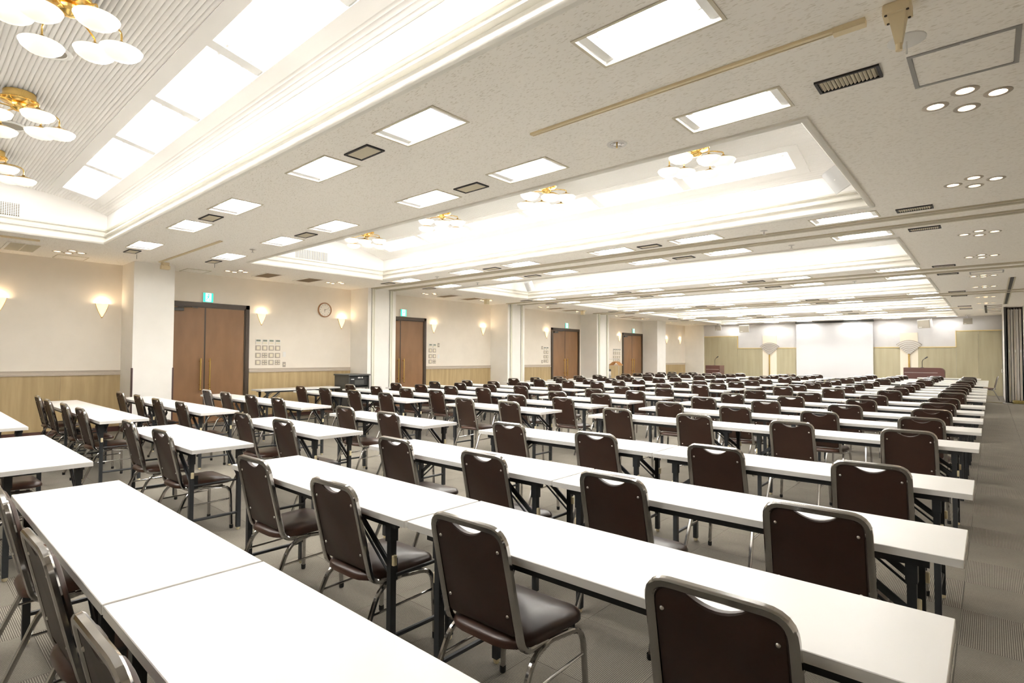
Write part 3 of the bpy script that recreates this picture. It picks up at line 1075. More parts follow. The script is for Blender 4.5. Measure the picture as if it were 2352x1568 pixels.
# partition tracks in the ceiling
tr_names = ['second and third', 'third and fourth', 'fourth and fifth']
for q, k in enumerate((1, 2, 3)):
    zc = ZONE0 + PITCH_Y * k
    for s in (-1, 1):
        yy = zc + s * 0.265
        t = thing('partition_track', 'beige sliding-wall track between the %s vaults, %s rail' % (tr_names[q], 'camera-side' if s < 0 else 'far-side'), 'track', (0, yy, H), 0, 'tracks for the sliding walls')
        obj('rail', MB().box(CX, RX, -0.085, -0.012, -0.018, 0.0).box(CX, RX, 0.012, 0.085, -0.018, 0.0), 'track_beige', t)
        obj('slot', MB().box(CX, RX, -0.012, 0.012, -0.004, 0.0), 'slot_dark', t)
        if q < 2:
            arc = [(0.05 + 1.6 * math.sin(a), -1.6 + 1.6 * math.cos(a), -0.008) for a in [i * 1.0 / 10 for i in range(11)]]
            obj('curved_branch', MB().tube(arc, 0.02, w=0.014, d=0.05, ref=(0, 0, 1)), 'dark_grey', t)

# single rails with end boxes
def rail(x0, x1, y, lb):
    t = thing('ceiling_rail', lb, 'rail', (0, y, H))
    obj('channel', MB().box(x0, x1, -0.020, 0.004, -0.016, 0.0).box(x0, x1, 0.015, 0.022, -0.014, 0.0), 'rail_beige', t)
    obj('slot', MB().box(x0 + 0.02, x1 - 0.02, 0.004, 0.015, -0.010, 0.0), 'slot_dark', t)
    return t


r1 = rail(-2.56, -0.58, 3.12, 'long beige ceiling rail between the first two vaults near the aisle')
obj('end_cap', MB().box(-0.58, -0.44, -0.024, 0.024, -0.03, 0.0), 'rail_beige', r1)
rail(-11.15, -8.39, 3.12, 'beige ceiling rail running out from the first column')
rail(-3.4, -0.45, ZONE0 + PITCH_Y * 4, 'thin beige ceiling rail between the last two vaults')
t = thing('ceiling_rail', 'short beige rail along the edge of the nearest vault', 'rail', (-10.40, 0.6, H))
obj('channel', MB().box(-0.02, 0.02, -0.9, 0.78, -0.025, 0), 'rail_beige', t)

for (x, y, lb) in ((-0.31, 3.10, 'beige junction box with tapered spout at the end of the aisle ceiling rail'), (-11.20, 3.22, 'beige junction box at the top of the first column')):
    b = thing('junction_box', lb, 'junction box', (x, y, H))
    obj('base', MB().rbox(-0.055, 0.055, -0.055, 0.055, -0.05, 0.0, 0.006), 'rail_beige', b)
    for sx in (-1, 1):
        for sy in (-1, 1):
            obj('bolt', MB().lathe([(0.006, -0.05), (0.006, -0.055), (0.0, -0.056)], 8, (sx * 0.042, sy * 0.042, 0)), 'slot_dark', b)
    sp = MB()
    ra = [(-0.035, -0.04, -0.05), (0.035, -0.04, -0.05), (0.035, 0.045, -0.05), (-0.035, 0.045, -0.05)]
    rb = [(-0.014, 0.02, -0.17), (0.014, 0.02, -0.17), (0.014, 0.05, -0.17), (-0.014, 0.05, -0.17)]
    sp.add(ra + rb, [(0, 1, 5, 4), (1, 2, 6, 5), (2, 3, 7, 6), (3, 0, 4, 7), (4, 5, 6, 7), (0, 3, 2, 1)])
    if x > -1:
        sp.tube([(0, 0.035, -0.165), (0, 0.035, -0.20)], 0.014, 10)
        obj('spout', sp, 'rail_beige', b)
    else:
        obj('cover', MB().box(-0.045, 0.045, -0.07, 0.07, -0.12, -0.05), 'rail_beige', b)

dc = thing('ceiling_rose', 'white ceiling disc with a short hanging rod beside the aisle hatch', 'ceiling rose', (-0.31, 3.47, H))
obj('disc', MB().lathe([(0.085, 0.0), (0.085, -0.004), (0.078, -0.008), (0.0, -0.009)], 28), 'white_plastic', dc, smooth=40)
obj('rod', MB().tube([(0, 0, -0.008), (0, 0, -0.075)], 0.004, 8), 'white_plastic', dc)
for (x, y, lb) in ((-10.55, 2.62, 'white ceiling disc with hanging rod before the first column'), (-10.5, 3.8, 'white ceiling disc with hanging rod after the first column')):
    dc = thing('ceiling_rose', lb, 'ceiling rose', (x, y, H))
    obj('disc', MB().lathe([(0.085, 0.0), (0.085, -0.004), (0.078, -0.008), (0.0, -0.009)], 20), 'ceiling_board', dc, smooth=40)
    obj('rod', MB().tube([(0, 0, -0.008), (0, 0, -0.09)], 0.004, 6), 'hatch_grey', dc)


def hatch(x0, x1, y0, y1, lb, m='hatch_grey', e=0.022):
    h = thing('access_hatch', lb, 'hatch', ((x0 + x1) / 2, (y0 + y1) / 2, H))
    a, b = (x1 - x0) / 2, (y1 - y0) / 2
    fr = MB()
    fr.box(-a, a, -b, -b + e, -0.006, 0).box(-a, a, b - e, b, -0.006, 0).box(-a, -a + e, -b + e, b - e, -0.006, 0).box(a - e, a, -b + e, b - e, -0.006, 0)
    obj('frame', fr, m, h)
    obj('panel', MB().box(-a + e + 0.003, a - e - 0.003, -b + e + 0.003, b - e - 0.003, -0.004, 0), 'ceiling_board', h)
    obj('latch', MB().lathe([(0.008, -0.006), (0.008, -0.009), (0.0, -0.0095)], 10, (0.0, -b + e / 2, 0)), 'steel', h)


hatch(-0.33, 0.14, 3.67, 4.13, 'grey-framed access hatch beside the nearest aisle downlights')
hatch(-0.30, 0.20, 13.65, 14.05, 'grey-framed access hatch past the third vault')
hatch(-12.08, -11.64, 1.77, 2.20, 'thin-framed ceiling hatch above the nearest sconce', 'track_beige', 0.01)
hatch(-12.06, -11.58, 3.71, 4.14, 'thin-framed ceiling hatch above the first double door', 'track_beige', 0.01)


def ac(x0, x1, y0, y1, lb, dark):
    g = thing('air_return', lb, 'grille', ((x0 + x1) / 2, (y0 + y1) / 2, H), 0, 'brown air grilles along the side wall')
    a, b, e = (x1 - x0) / 2, (y1 - y0) / 2, 0.035
    fr = MB()
    fr.box(-a, a, -b, -b + e, -0.012, 0).box(-a, a, b - e, b, -0.012, 0).box(-a, -a + e, -b + e, b - e, -0.012, 0).box(a - e, a, -b + e, b - e, -0.012, 0)
    obj('frame', fr, 'ceiling_board', g)
    obj('backing', MB().box(-a + e, a - e, -b + e, b - e, -0.003, 0), 'vent_back' if dark else 'grille_brown', g)
    if dark:
        n = 20
        me = MB().prism([(-0.009, -0.010), (-0.006, -0.011), (0.006, -0.004), (0.003, -0.003)], -b + e, b - e, 'y').mesh('slat')
        fix_normals(me)
        me.materials.append(MATS['vent_slat'])
        for i in range(n):
            obj('slat', me, None, g, (-a + e + 0.02 + i * (2 * a - 2 * e - 0.04) / (n - 1), 0, 0))
        obj('spine', MB().box(-a + e, a - e, -0.008, 0.008, -0.012, -0.002), 'vent_slat', g)
    else:
        n = 24
        me = MB().box(-0.003, 0.003, -b + e, b - e, -0.008, -0.003).mesh('slat')
        fix_normals(me)
        me.materials.append(MATS['grille_brown'])
        for i in range(n):
            obj('slat', me, None, g, (-a + e + 0.015 + i * (2 * a - 2 * e - 0.03) / (n - 1), 0, 0))


ac(-11.72, -10.84, 1.08, 1.50, 'large slatted air grille above the nearest wall stretch', True)
ac(-11.62, -10.90, 4.92, 5.30, 'brown air grille above the first double door, nearer one', False)
ac(-11.62, -10.90, 5.82, 6.22, 'brown air grille before the second column', False)
ac(-11.62, -10.90, 9.90, 10.28, 'brown air grille above the second double door', False)
ac(-11.62, -10.90, 10.80, 11.20, 'brown air grille before the third column', False)
ac(-11.62, -10.90, 14.85, 15.23, 'brown air grille beyond the third column', False)
ac(-11.62, -10.90, 15.75, 16.15, 'brown air grille above the third double door', False)
ac(-11.62, -10.90, 19.80, 20.18, 'brown air grille beyond the fourth column', False)
ac(-11.62, -10.90, 20.70, 21.10, 'brown air grille above the fourth double door', False)
for i, (y, lb) in enumerate(((11.38, 'second'), (16.33, 'third'))):
    b = thing('ceiling_sensor', 'beige box hanging under the ceiling beyond the %s double door' % lb, 'sensor', (-11.0, y, H))
    obj('plate', MB().box(-0.09, 0.09, -0.09, 0.09, -0.02, 0), 'cream_plastic', b)
    obj('body', MB().rbox(-0.06, 0.06, -0.06, 0.06, -0.15, -0.02, 0.01), 'cream_plastic', b)

# recessed chrome can without a lit lamp, sprinklers
cn = thing('recessed_can', 'unlit chrome recessed can near the second vault', 'downlight', (-2.18, 3.71, H))
obj('ring', MB().lathe([(0.055, -0.002), (0.075, -0.006), (0.08, 0.0)], 24), 'white_plastic', cn, smooth=40)
obj('bowl', MB().lathe([(0.056, -0.003), (0.05, -0.001), (0.02, -0.0005), (0.0, -0.0004)], 24), 'chrome', cn, smooth=40)
obj('pin', MB().tube([(0, 0, -0.001), (0, 0, -0.03)], 0.006, 8), 'brass', cn)
for i, (x, y, lb) in enumerate(((-2.22, 7.52, 'before the camera-side track, near the aisle'), (-8.72, 3.71, 'between the first two vaults, door side'), (-2.2, 8.75, 'after the far-side track, near the aisle'),
                                (-8.7, 7.5, 'before the second column'), (-8.7, 8.7, 'after the second column'), (-2.2, 13.7, 'past the third vault, near the aisle'))):
    s = thing('sprinkler', 'small metal ceiling sprinkler ' + lb, 'sprinkler', (x, y, H), 0, 'ceiling sprinklers')
    obj('plate', MB().lathe([(0.045, 0.0), (0.045, -0.004), (0.02, -0.010), (0.0, -0.011)], 16), 'steel', s, smooth=40)
    obj('head', MB().tube([(0, 0, -0.01), (0, 0, -0.045)], 0.008, 8).lathe([(0.0, -0.045), (0.022, -0.045), (0.022, -0.049), (0.0, -0.05)], 12), 'steel', s, smooth=40)

# curved white speakers in the vault corners
for (x, y, rz, lb) in ((-1.22, 6.66, math.radians(150), 'white curved speaker hung in the aisle-side corner of the second vault'), (-9.45, 11.45, math.radians(215), 'white curved speaker in the door-side corner of the third vault')):
    s = thing('corner_speaker', lb, 'speaker', (x, y, 3.33), rz)
    s.rotation_euler = (math.radians(-28), math.radians(20), rz)
    prof = []
    m = MB()
    w, hgt, dp = 0.11, 0.13, 0.16
    n = 10
    sec = [(-w + 2 * w * i / n, 0.045 * math.cos((i / n - 0.5) * PI)) for i in range(n + 1)]
    m.prism([(a, dp * 0.0 + b) for a, b in sec] + [(0.06, -dp), (-0.06, -dp)], -hgt, hgt, 'z')
    obj('cabinet', m, 'speaker_light', s, smooth=30)
    obj('badge', MB().lathe([(0.008, 0.0), (0.0, 0.003)], 10, (0, 0, 0)), 'white_plastic', s, (0, 0.047, 0), (-PI / 2, 0, 0))
    obj('bracket', MB().tube([(0, -dp + 0.02, 0), (0, -dp - 0.12, 0.06)], 0.012, 8), 'white_plastic', s)

# ------------------------------------------------------------------ front of the room
scn = thing('projection_screen', 'large white pull-down projection screen in the middle of the front wall', 'screen', (-5.285, FY - 0.13, 0))
obj('casing', MB().rbox(-1.52, 1.52, -0.05, 0.05, 2.98, 3.07, 0.008), 'dark_grey', scn)
obj('sheet', MB().box(-1.495, 1.495, -0.004, 0.004, 0.52, 3.0), 'screen_white', scn)
obj('bottom_bar', MB().tube([(-1.495, 0, 0.50), (1.495, 0, 0.50)], 0.02, 10), 'dark_grey', scn)

for (x, zc, lb) in ((-7.975, 1.52, 'silver fan-shaped wall ornament on the cream strip, lectern side'), (-2.56, 1.55, 'silver fan-shaped wall ornament on the cream strip, behind the wide lectern')):
    f = thing('fan_ornament', lb, 'wall ornament', (x, FY - 0.035, zc), 0, 'fan ornaments on the front wall')
    nr = 7
    for i in range(nr):
        ra, rb = 0.06 + i * 0.078, 0.06 + (i + 1) * 0.078 - 0.014
        pts = [(ra * math.sin(a), ra * math.cos(a)) for a in [(-0.80 + 1.6 * j / 14) for j in range(15)]]
        pts += [(rb * math.sin(a), rb * math.cos(a)) for a in [(0.80 - 1.6 * j / 14) for j in range(15)]]
        obj('fan_band', MB().prism(pts, -0.05, -0.012, 'y'), 'fan_silver', f)
    bk = [(0.0, 0.0)] + [(0.61 * math.sin(a), 0.61 * math.cos(a)) for a in [(-0.80 + 1.6 * j / 14) for j in range(15)]]
    obj('fan_back', MB().prism(bk, -0.014, 0.0, 'y'), 'fan_groove', f)
    obj('stem', MB().tube([(0, -0.03, 0.04), (0, -0.03, -zc + 0.01)], 0.03, 12), 'brass', f, smooth=40)


def hung_speaker(x, y, z, w, h, d, lb, yaw):
    s = thing('hanging_speaker', lb, 'speaker', (x, y, z), yaw, 'speakers hung from the ceiling at the front')
    pts = [(-w / 2, -d / 2), (w / 2, -d / 2), (w * 0.36, d / 2), (-w * 0.36, d / 2)]
    cab = obj('cabinet', MB().prism(pts, -h / 2, h / 2, 'z'), 'speaker_light', s, rot=(math.radians(12), 0, 0))
    obj('front_grille', MB().rbox(-w / 2 + 0.01, w / 2 - 0.01, -d / 2 - 0.02, -d / 2, -h / 2 + 0.01, h / 2 - 0.01, 0.006), 'speaker_shell', cab)
    obj('badge', MB().box(-w * 0.4, -w * 0.15, -d / 2 - 0.024, -d / 2 - 0.02, -h * 0.4, -h * 0.32), 'white_plastic', cab)
    obj('bracket', MB().tube([(0, 0, h / 2 - 0.02), (0, 0, H - z)], 0.015, 8).box(-0.08, 0.08, -0.03, 0.03, H - z - 0.02, H - z), 'steel', s)


hung_speaker(-10.12, 26.95, 2.88, 0.29, 0.25, 0.22, 'small ceiling-hung speaker beside the corner pier', 0.15)
hung_speaker(-8.86, 26.95, 2.81, 0.45, 0.34, 0.32, 'large ceiling-hung speaker between pier and screen', 0.1)
hung_speaker(-1.94, 26.95, 2.80, 0.44, 0.34, 0.32, 'large ceiling-hung speaker between screen and wall folding panels', -0.35)
hung_speaker(-0.66, 26.95, 2.85, 0.29, 0.24, 0.22, 'small ceiling-hung speaker nearest the folding panels', 0.0)


def lectern(x0, x1, y, zt, lb, rounded):
    l = thing('lectern', lb, 'lectern', ((x0 + x1) / 2, y, 0))
    w = (x1 - x0) / 2
    if rounded:
        pts = [(-w, 0.0), (w, 0.0)] + [(w - 0.14 + 0.14 * math.cos(a), zt - 0.14 + 0.14 * math.sin(a)) for a in [j * PI / 12 for j in range(7)]] + [(-w, zt)]
    else:
        pts = [(-w, 0.0), (w, 0.0), (w, zt), (-w, zt)]
    obj('body', MB().prism(pts, -0.28, 0.28, 'y'), 'lectern_wood', l)
    obj('front_panel', MB().box(-w + 0.02, w - (0.18 if rounded else 0.02), -0.295, -0.28, 0.06, zt - 0.17), 'lectern_wood', l)
    obj('steel_strip', MB().box(-w + 0.03, w - (0.2 if rounded else 0.03), -0.30, -0.28, zt - 0.19, zt - 0.175), 'steel', l)
    m = thing('microphone', 'black gooseneck microphone on the %s' % ('wide lectern' if rounded else 'small lectern'), 'microphone', ((x0 + x1) / 2 - (0.06 if rounded else 0.0), y, zt))
    obj('base', MB().lathe([(0.05, 0.0), (0.05, 0.01), (0.015, 0.02), (0.0, 0.02)], 14), 'black_plastic', m, smooth=40)
    obj('neck', MB().tube(round_path([(0, 0, 0.01), (0, 0, 0.28), (0.10, -0.02, 0.36)], 0.08), 0.010, 8), 'black_plastic', m, smooth=40)
    obj('head', MB().tube([(0.09, -0.02, 0.352), (0.17, -0.035, 0.415)], 0.022, 10), 'black_plastic', m, smooth=40)


lectern(-9.89, -9.24, 25.0, 1.05, 'small dark red-brown lectern with a steel strip near the corner pier', False)
lectern(-2.55, -1.315, 25.92, 1.058, 'wide dark red-brown lectern with rounded corner by the aisle', True)

# sliding wall panels parked at the aisle corner
struct('wall_pocket', MB().box(0.76, RX + 0.2, 22.4, FY, 0, H), 'partition_white', 'white pocket wall beside the parked sliding panels', 'wall')
lf = thing('pocket_door', 'tall white hinged panel standing open before the parked sliding walls', 'door', (0.33, 23.4, 0))
obj('leaf', MB().box(-0.02, 0.02, 0.0, 3.9, 0.02, H - 0.01), 'partition_white', lf)
obj('edge_seal', MB().box(-0.022, 0.03, -0.012, 0.0, 0.02, H - 0.01), 'seal_black', lf)
obj('handle', MB().tube(round_path([(-0.02, 2.6, 0.92), (-0.07, 2.6, 0.92), (-0.07, 2.6, 1.04), (-0.02, 2.6, 1.04)], 0.02), 0.01, 8), 'steel', lf)
for i, (x, mm) in enumerate(((0.43, 'partition_tan'), (0.50, 'partition_white'), (0.57, 'partition_tan'), (0.63, 'partition_white'), (0.70, 'partition_tan'))):
    p = thing('sliding_panel', 'parked sliding wall panel, %s in the stack from the open white leaf' % ORD[i], 'partition', (x, 23.72 + 0.05 * (i % 2), 0), 0, 'parked sliding wall panels')
    obj('core', MB().box(-0.022, 0.022, 0.01, 3.6, 0.03, H - 0.07), mm, p)
    obj('edge_profile', MB().box(-0.026, -0.012, -0.012, 0.012, 0.03, H - 0.07).box(0.012, 0.026, -0.012, 0.012, 0.03, H - 0.07), 'partition_white', p)
    obj('latch', MB().box(-0.010, 0.010, -0.006, 0.004, 1.62, 1.70), 'white_plastic', p)
    obj('floor_seal', MB().box(-0.02, 0.02, 0.02, 3.58, 0.0, 0.03), 'seal_black', p)
    obj('hanger', MB().tube([(0, 0.4, H - 0.08), (0, 0.4, H)], 0.012, 6).tube([(0, 3.2, H - 0.08), (0, 3.2, H)], 0.012, 6), 'steel', p)
sl_ = thing('ceiling_slot', 'dark slot in the ceiling leading to the parked sliding panels', 'track', (0.34, 0, H))
obj('channel', MB().box(-0.03, 0.03, 15.0, 22.2, -0.006, 0.0), 'seal_black', sl_)
obj('lip', MB().box(-0.055, -0.03, 15.0, 22.2, -0.012, 0.0).box(0.03, 0.055, 15.0, 22.2, -0.012, 0.0), 'track_beige', sl_)
pk = thing('parking_track', 'slotted parking track in the ceiling before the pocket wall', 'track', (0.05, 22.4, H))
obj('end_bar', MB().box(-0.20, -0.14, 0.0, 3.3, -0.03, -0.001), 'seal_black', pk)
for i in range(5):
    obj('slot', MB().box(-0.14, 0.22, 0.1 + i * 0.75, 0.17 + i * 0.75, -0.012, 0.0), 'vent_back', pk)
# cables by the pocket
cb = MB()
pts = []
for i in range(90):
    a = i * 0.42
    pts.append((0.62 + (0.13 + 0.02 * math.sin(a * 1.7)) * math.cos(a), 23.25 + (0.13 + 0.015 * math.cos(a * 2.3)) * math.sin(a), 0.012 + 0.0011 * i))
tag(obj('cable_coil', cb.tube(pts, 0.008, 6), 'cable_yellow'), 'coiled yellow extension cable on the carpet before the sliding panels', 'cable')
tag(obj('floor_cable', MB().tube(round_path([(-0.2, 23.6, 0.008), (0.05, 23.5, 0.008), (0.25, 23.3, 0.008), (0.45, 23.45, 0.008), (0.52, 23.2, 0.008)], 0.15), 0.007, 6), 'cable_yellow'),
    'loose yellow cable trailing over the carpet toward the coil', 'cable')
bx = thing('cable_box', 'flat grey cable cover plate on the floor beside the coil', 'cover plate', (0.36, 23.02, 0), 0.3)
obj('plate', MB().rbox(-0.08, 0.08, -0.14, 0.14, 0.0, 0.03, 0.006), 'hatch_grey', bx)
obj('hinge', MB().tube([(-0.08, -0.14, 0.02), (-0.08, 0.14, 0.02)], 0.008, 6), 'steel', bx)

# equipment rack by the second column
rk = thing('equipment_rack', 'black audio equipment rack standing before the second column', 'equipment rack', (-11.2, 7.09, 0))
rk_m = MB()
rk_m.box(-0.30, 0.30, -0.27, -0.25, 0.06, 0.95).box(-0.30, 0.30, 0.25, 0.27, 0.06, 0.95).box(-0.30, -0.28, -0.25, 0.25, 0.06, 0.95).box(-0.30, 0.30, -0.25, 0.25, 0.06, 0.09)
obj('cabinet', rk_m, 'dark_grey', rk)
obj('lid', MB().rbox(-0.32, 0.32, -0.29, 0.29, 0.95, 0.985, 0.006), 'dark_grey', rk)
u1 = obj('mixer_unit', MB().box(-0.2, 0.27, -0.25, 0.25, 0.72, 0.93), 'black_plastic', rk)
obj('front_plate', MB().box(0.27, 0.276, -0.10, 0.14, 0.75, 0.85), 'dark_grey', u1)
obj('lamp_row', MB().box(0.27, 0.277, -0.20, -0.12, 0.86, 0.88).box(0.27, 0.277, -0.02, 0.05, 0.89, 0.92).box(0.27, 0.277, 0.07, 0.11, 0.89, 0.92), 'white_plastic', u1)
u2_ = obj('amplifier_unit', MB().box(-0.2, 0.285, -0.25, 0.25, 0.62, 0.69), 'steel', rk)
for i in range(4):
    obj('dial', MB().lathe([(0.014, 0.0), (0.012, 0.02), (0.0, 0.02)], 10, (0, 0, 0)), 'black_plastic', u2_, (0.285, -0.12 + 0.1 * i, 0.655), (0, PI / 2, 0))
obj('drawer_unit', MB().box(-0.2, 0.27, -0.25, 0.25, 0.12, 0.58), 'black_plastic', rk)
for sx in (-0.25, 0.25):
    for sy in (-0.22, 0.22):
        obj('caster', MB().tube([(sx, sy - 0.012, 0.03), (sx, sy + 0.012, 0.03)], 0.03, 10).box(sx - 0.02, sx + 0.02, sy - 0.02, sy + 0.02, 0.055, 0.062), 'rubber_black', rk)

# coat rack and water dispenser beyond the fourth column
cr_ = thing('coat_rack', 'chrome coat rack with wooden hangers beside the fourth double door', 'coat rack', (-11.55, 19.5, 0))
for yy in (-0.55, 0.30):
    obj('post', MB().tube([(0, yy, 0.05), (0, yy, 1.34)], 0.014, 8), 'steel', cr_)
    obj('foot', MB().tube([(-0.25, yy, 0.03), (0.25, yy, 0.03)], 0.016, 8), 'steel', cr_)
obj('top_bar', MB().tube([(0, -0.6, 1.33), (0, 0.32, 1.33)], 0.012, 8), 'steel', cr_)
obj('lower_bar', MB().tube([(0, -0.55, 0.25), (0, 0.30, 0.25)], 0.012, 8), 'steel', cr_)
for i in range(5):
    hg = thing('coat_hanger', 'wooden coat hanger on the coat rack, %s from the post by the door' % ORD[i], 'hanger', (-11.55, 19.72 - 0.07 * i, 1.32), 0.25 + 0.12 * i, 'hangers on the coat rack')
    obj('shoulder', MB().tube([(-0.21, 0, -0.25), (-0.08, 0, -0.13), (0, 0, -0.10), (0.08, 0, -0.13), (0.21, 0, -0.25)], 0.014, w=0.03, d=0.016, ref=(0, 0, 1)), 'hanger_wood', hg)
    obj('bar', MB().tube([(-0.19, 0, -0.245), (0.19, 0, -0.245)], 0.006, 6), 'hanger_wood', hg)
    obj('hook', MB().tube([(0, 0, -0.10), (0, 0, -0.03), (0.018, 0, -0.012), (0.012, 0, 0.016), (-0.008, 0, 0.018)], 0.003, 6), 'steel', hg)
wd = thing('drink_machine', 'small black and steel coffee machine on a stand behind the fourth column', 'coffee machine', (-11.75, 19.15, 0))
obj('stand', MB().box(-0.16, 0.16, -0.16, 0.16, 0.0, 0.52), 'dark_grey', wd)
obj('body', MB().rbox(-0.14, 0.14, -0.14, 0.14, 0.52, 0.92, 0.012), 'black_plastic', wd)
obj('tank', MB().lathe([(0.0, 0.56), (0.06, 0.56), (0.065, 0.62), (0.065, 0.80), (0.05, 0.83), (0.0, 0.83)], 14, (0.15, 0.0, 0)), 'steel', wd, smooth=40)
obj('tap', MB().tube([(0.2, 0, 0.66), (0.25, 0, 0.66), (0.25, 0, 0.63)], 0.01, 8), 'steel', wd)

# ------------------------------------------------------------------ folding tables
TL, TD, TH, TT = 1.797, 0.45, 0.70, 0.030


def table_parts(t, full):
    obj('tabletop', MB().rbox(-TL / 2, TL / 2, -TD / 2, TD / 2, TH - TT, TH, 0.002), 'table_white', t)
    for yy in (-0.185, 0.185):
        obj('rail', MB().box(-0.80, 0.80, yy - 0.012, yy + 0.012, TH - TT - 0.032, TH - TT), 'table_metal', t)
    for sx in (-1, 1):
        for sy in (-1, 1):
            x, y = sx * 0.745, sy * 0.175
            lg = obj('leg', MB().box(x - 0.015, x + 0.015, y - 0.015, y + 0.015, 0.022, TH - TT), 'table_metal', t)
            if full:
                obj('foot', MB().lathe([(0.0, 0.0), (0.011, 0.0), (0.015, 0.008), (0.015, 0.024)], 10, (x, y, 0)), 'foot_cream', lg, smooth=40)
                obj('bracket', MB().box(x - 0.019, x + 0.019, y - 0.021, y + 0.021, TH - TT - 0.10, TH - TT - 0.002), 'table_metal', lg)
                obj('lock_tab', MB().rbox(x + sx * 0.017 - 0.012, x + sx * 0.017 + 0.012, y - 0.010, y + 0.010, 0.465, 0.51, 0.003), 'foot_cream', lg)
                br = MB()
                x1 = sx * 0.48
                br.tube([(x, y, 0.45), (x1, y, TH - TT - 0.02)], 0.01, w=0.030, d=0.010, ref=(0, 0, 1))
                obj('brace', br, 'table_metal', t)
                obj('strut', MB().tube([(x, y, 0.405), (x1, y, TH - TT - 0.06)], 0.006, 6), 'table_metal', t)
        if full:
            x = sx * 0.745
            obj('crossbar', MB().tube([(x, -0.175, 0.14), (x, 0.175, 0.14)], 0.011, 8), 'table_metal', t, smooth=40)
            obj('lock_bar', MB().tube([(x - sx * 0.02, -0.175, 0.40), (x - sx * 0.02, 0.175, 0.40)], 0.009, 8), 'table_metal', t, smooth=40)
            obj('lever', MB().box(x - sx * 0.045 - 0.01, x - sx * 0.045 + 0.01, -0.14, -0.115, 0.37, 0.47), 'table_metal', t)


tb_full = thing('folding_table', 't', 'table', group='white folding tables in rows')
table_parts(tb_full, True)
note(tb_full)
tb_far = thing('folding_table', 't', 'table', group='white folding tables in rows')
table_parts(tb_far, False)
note(tb_far)

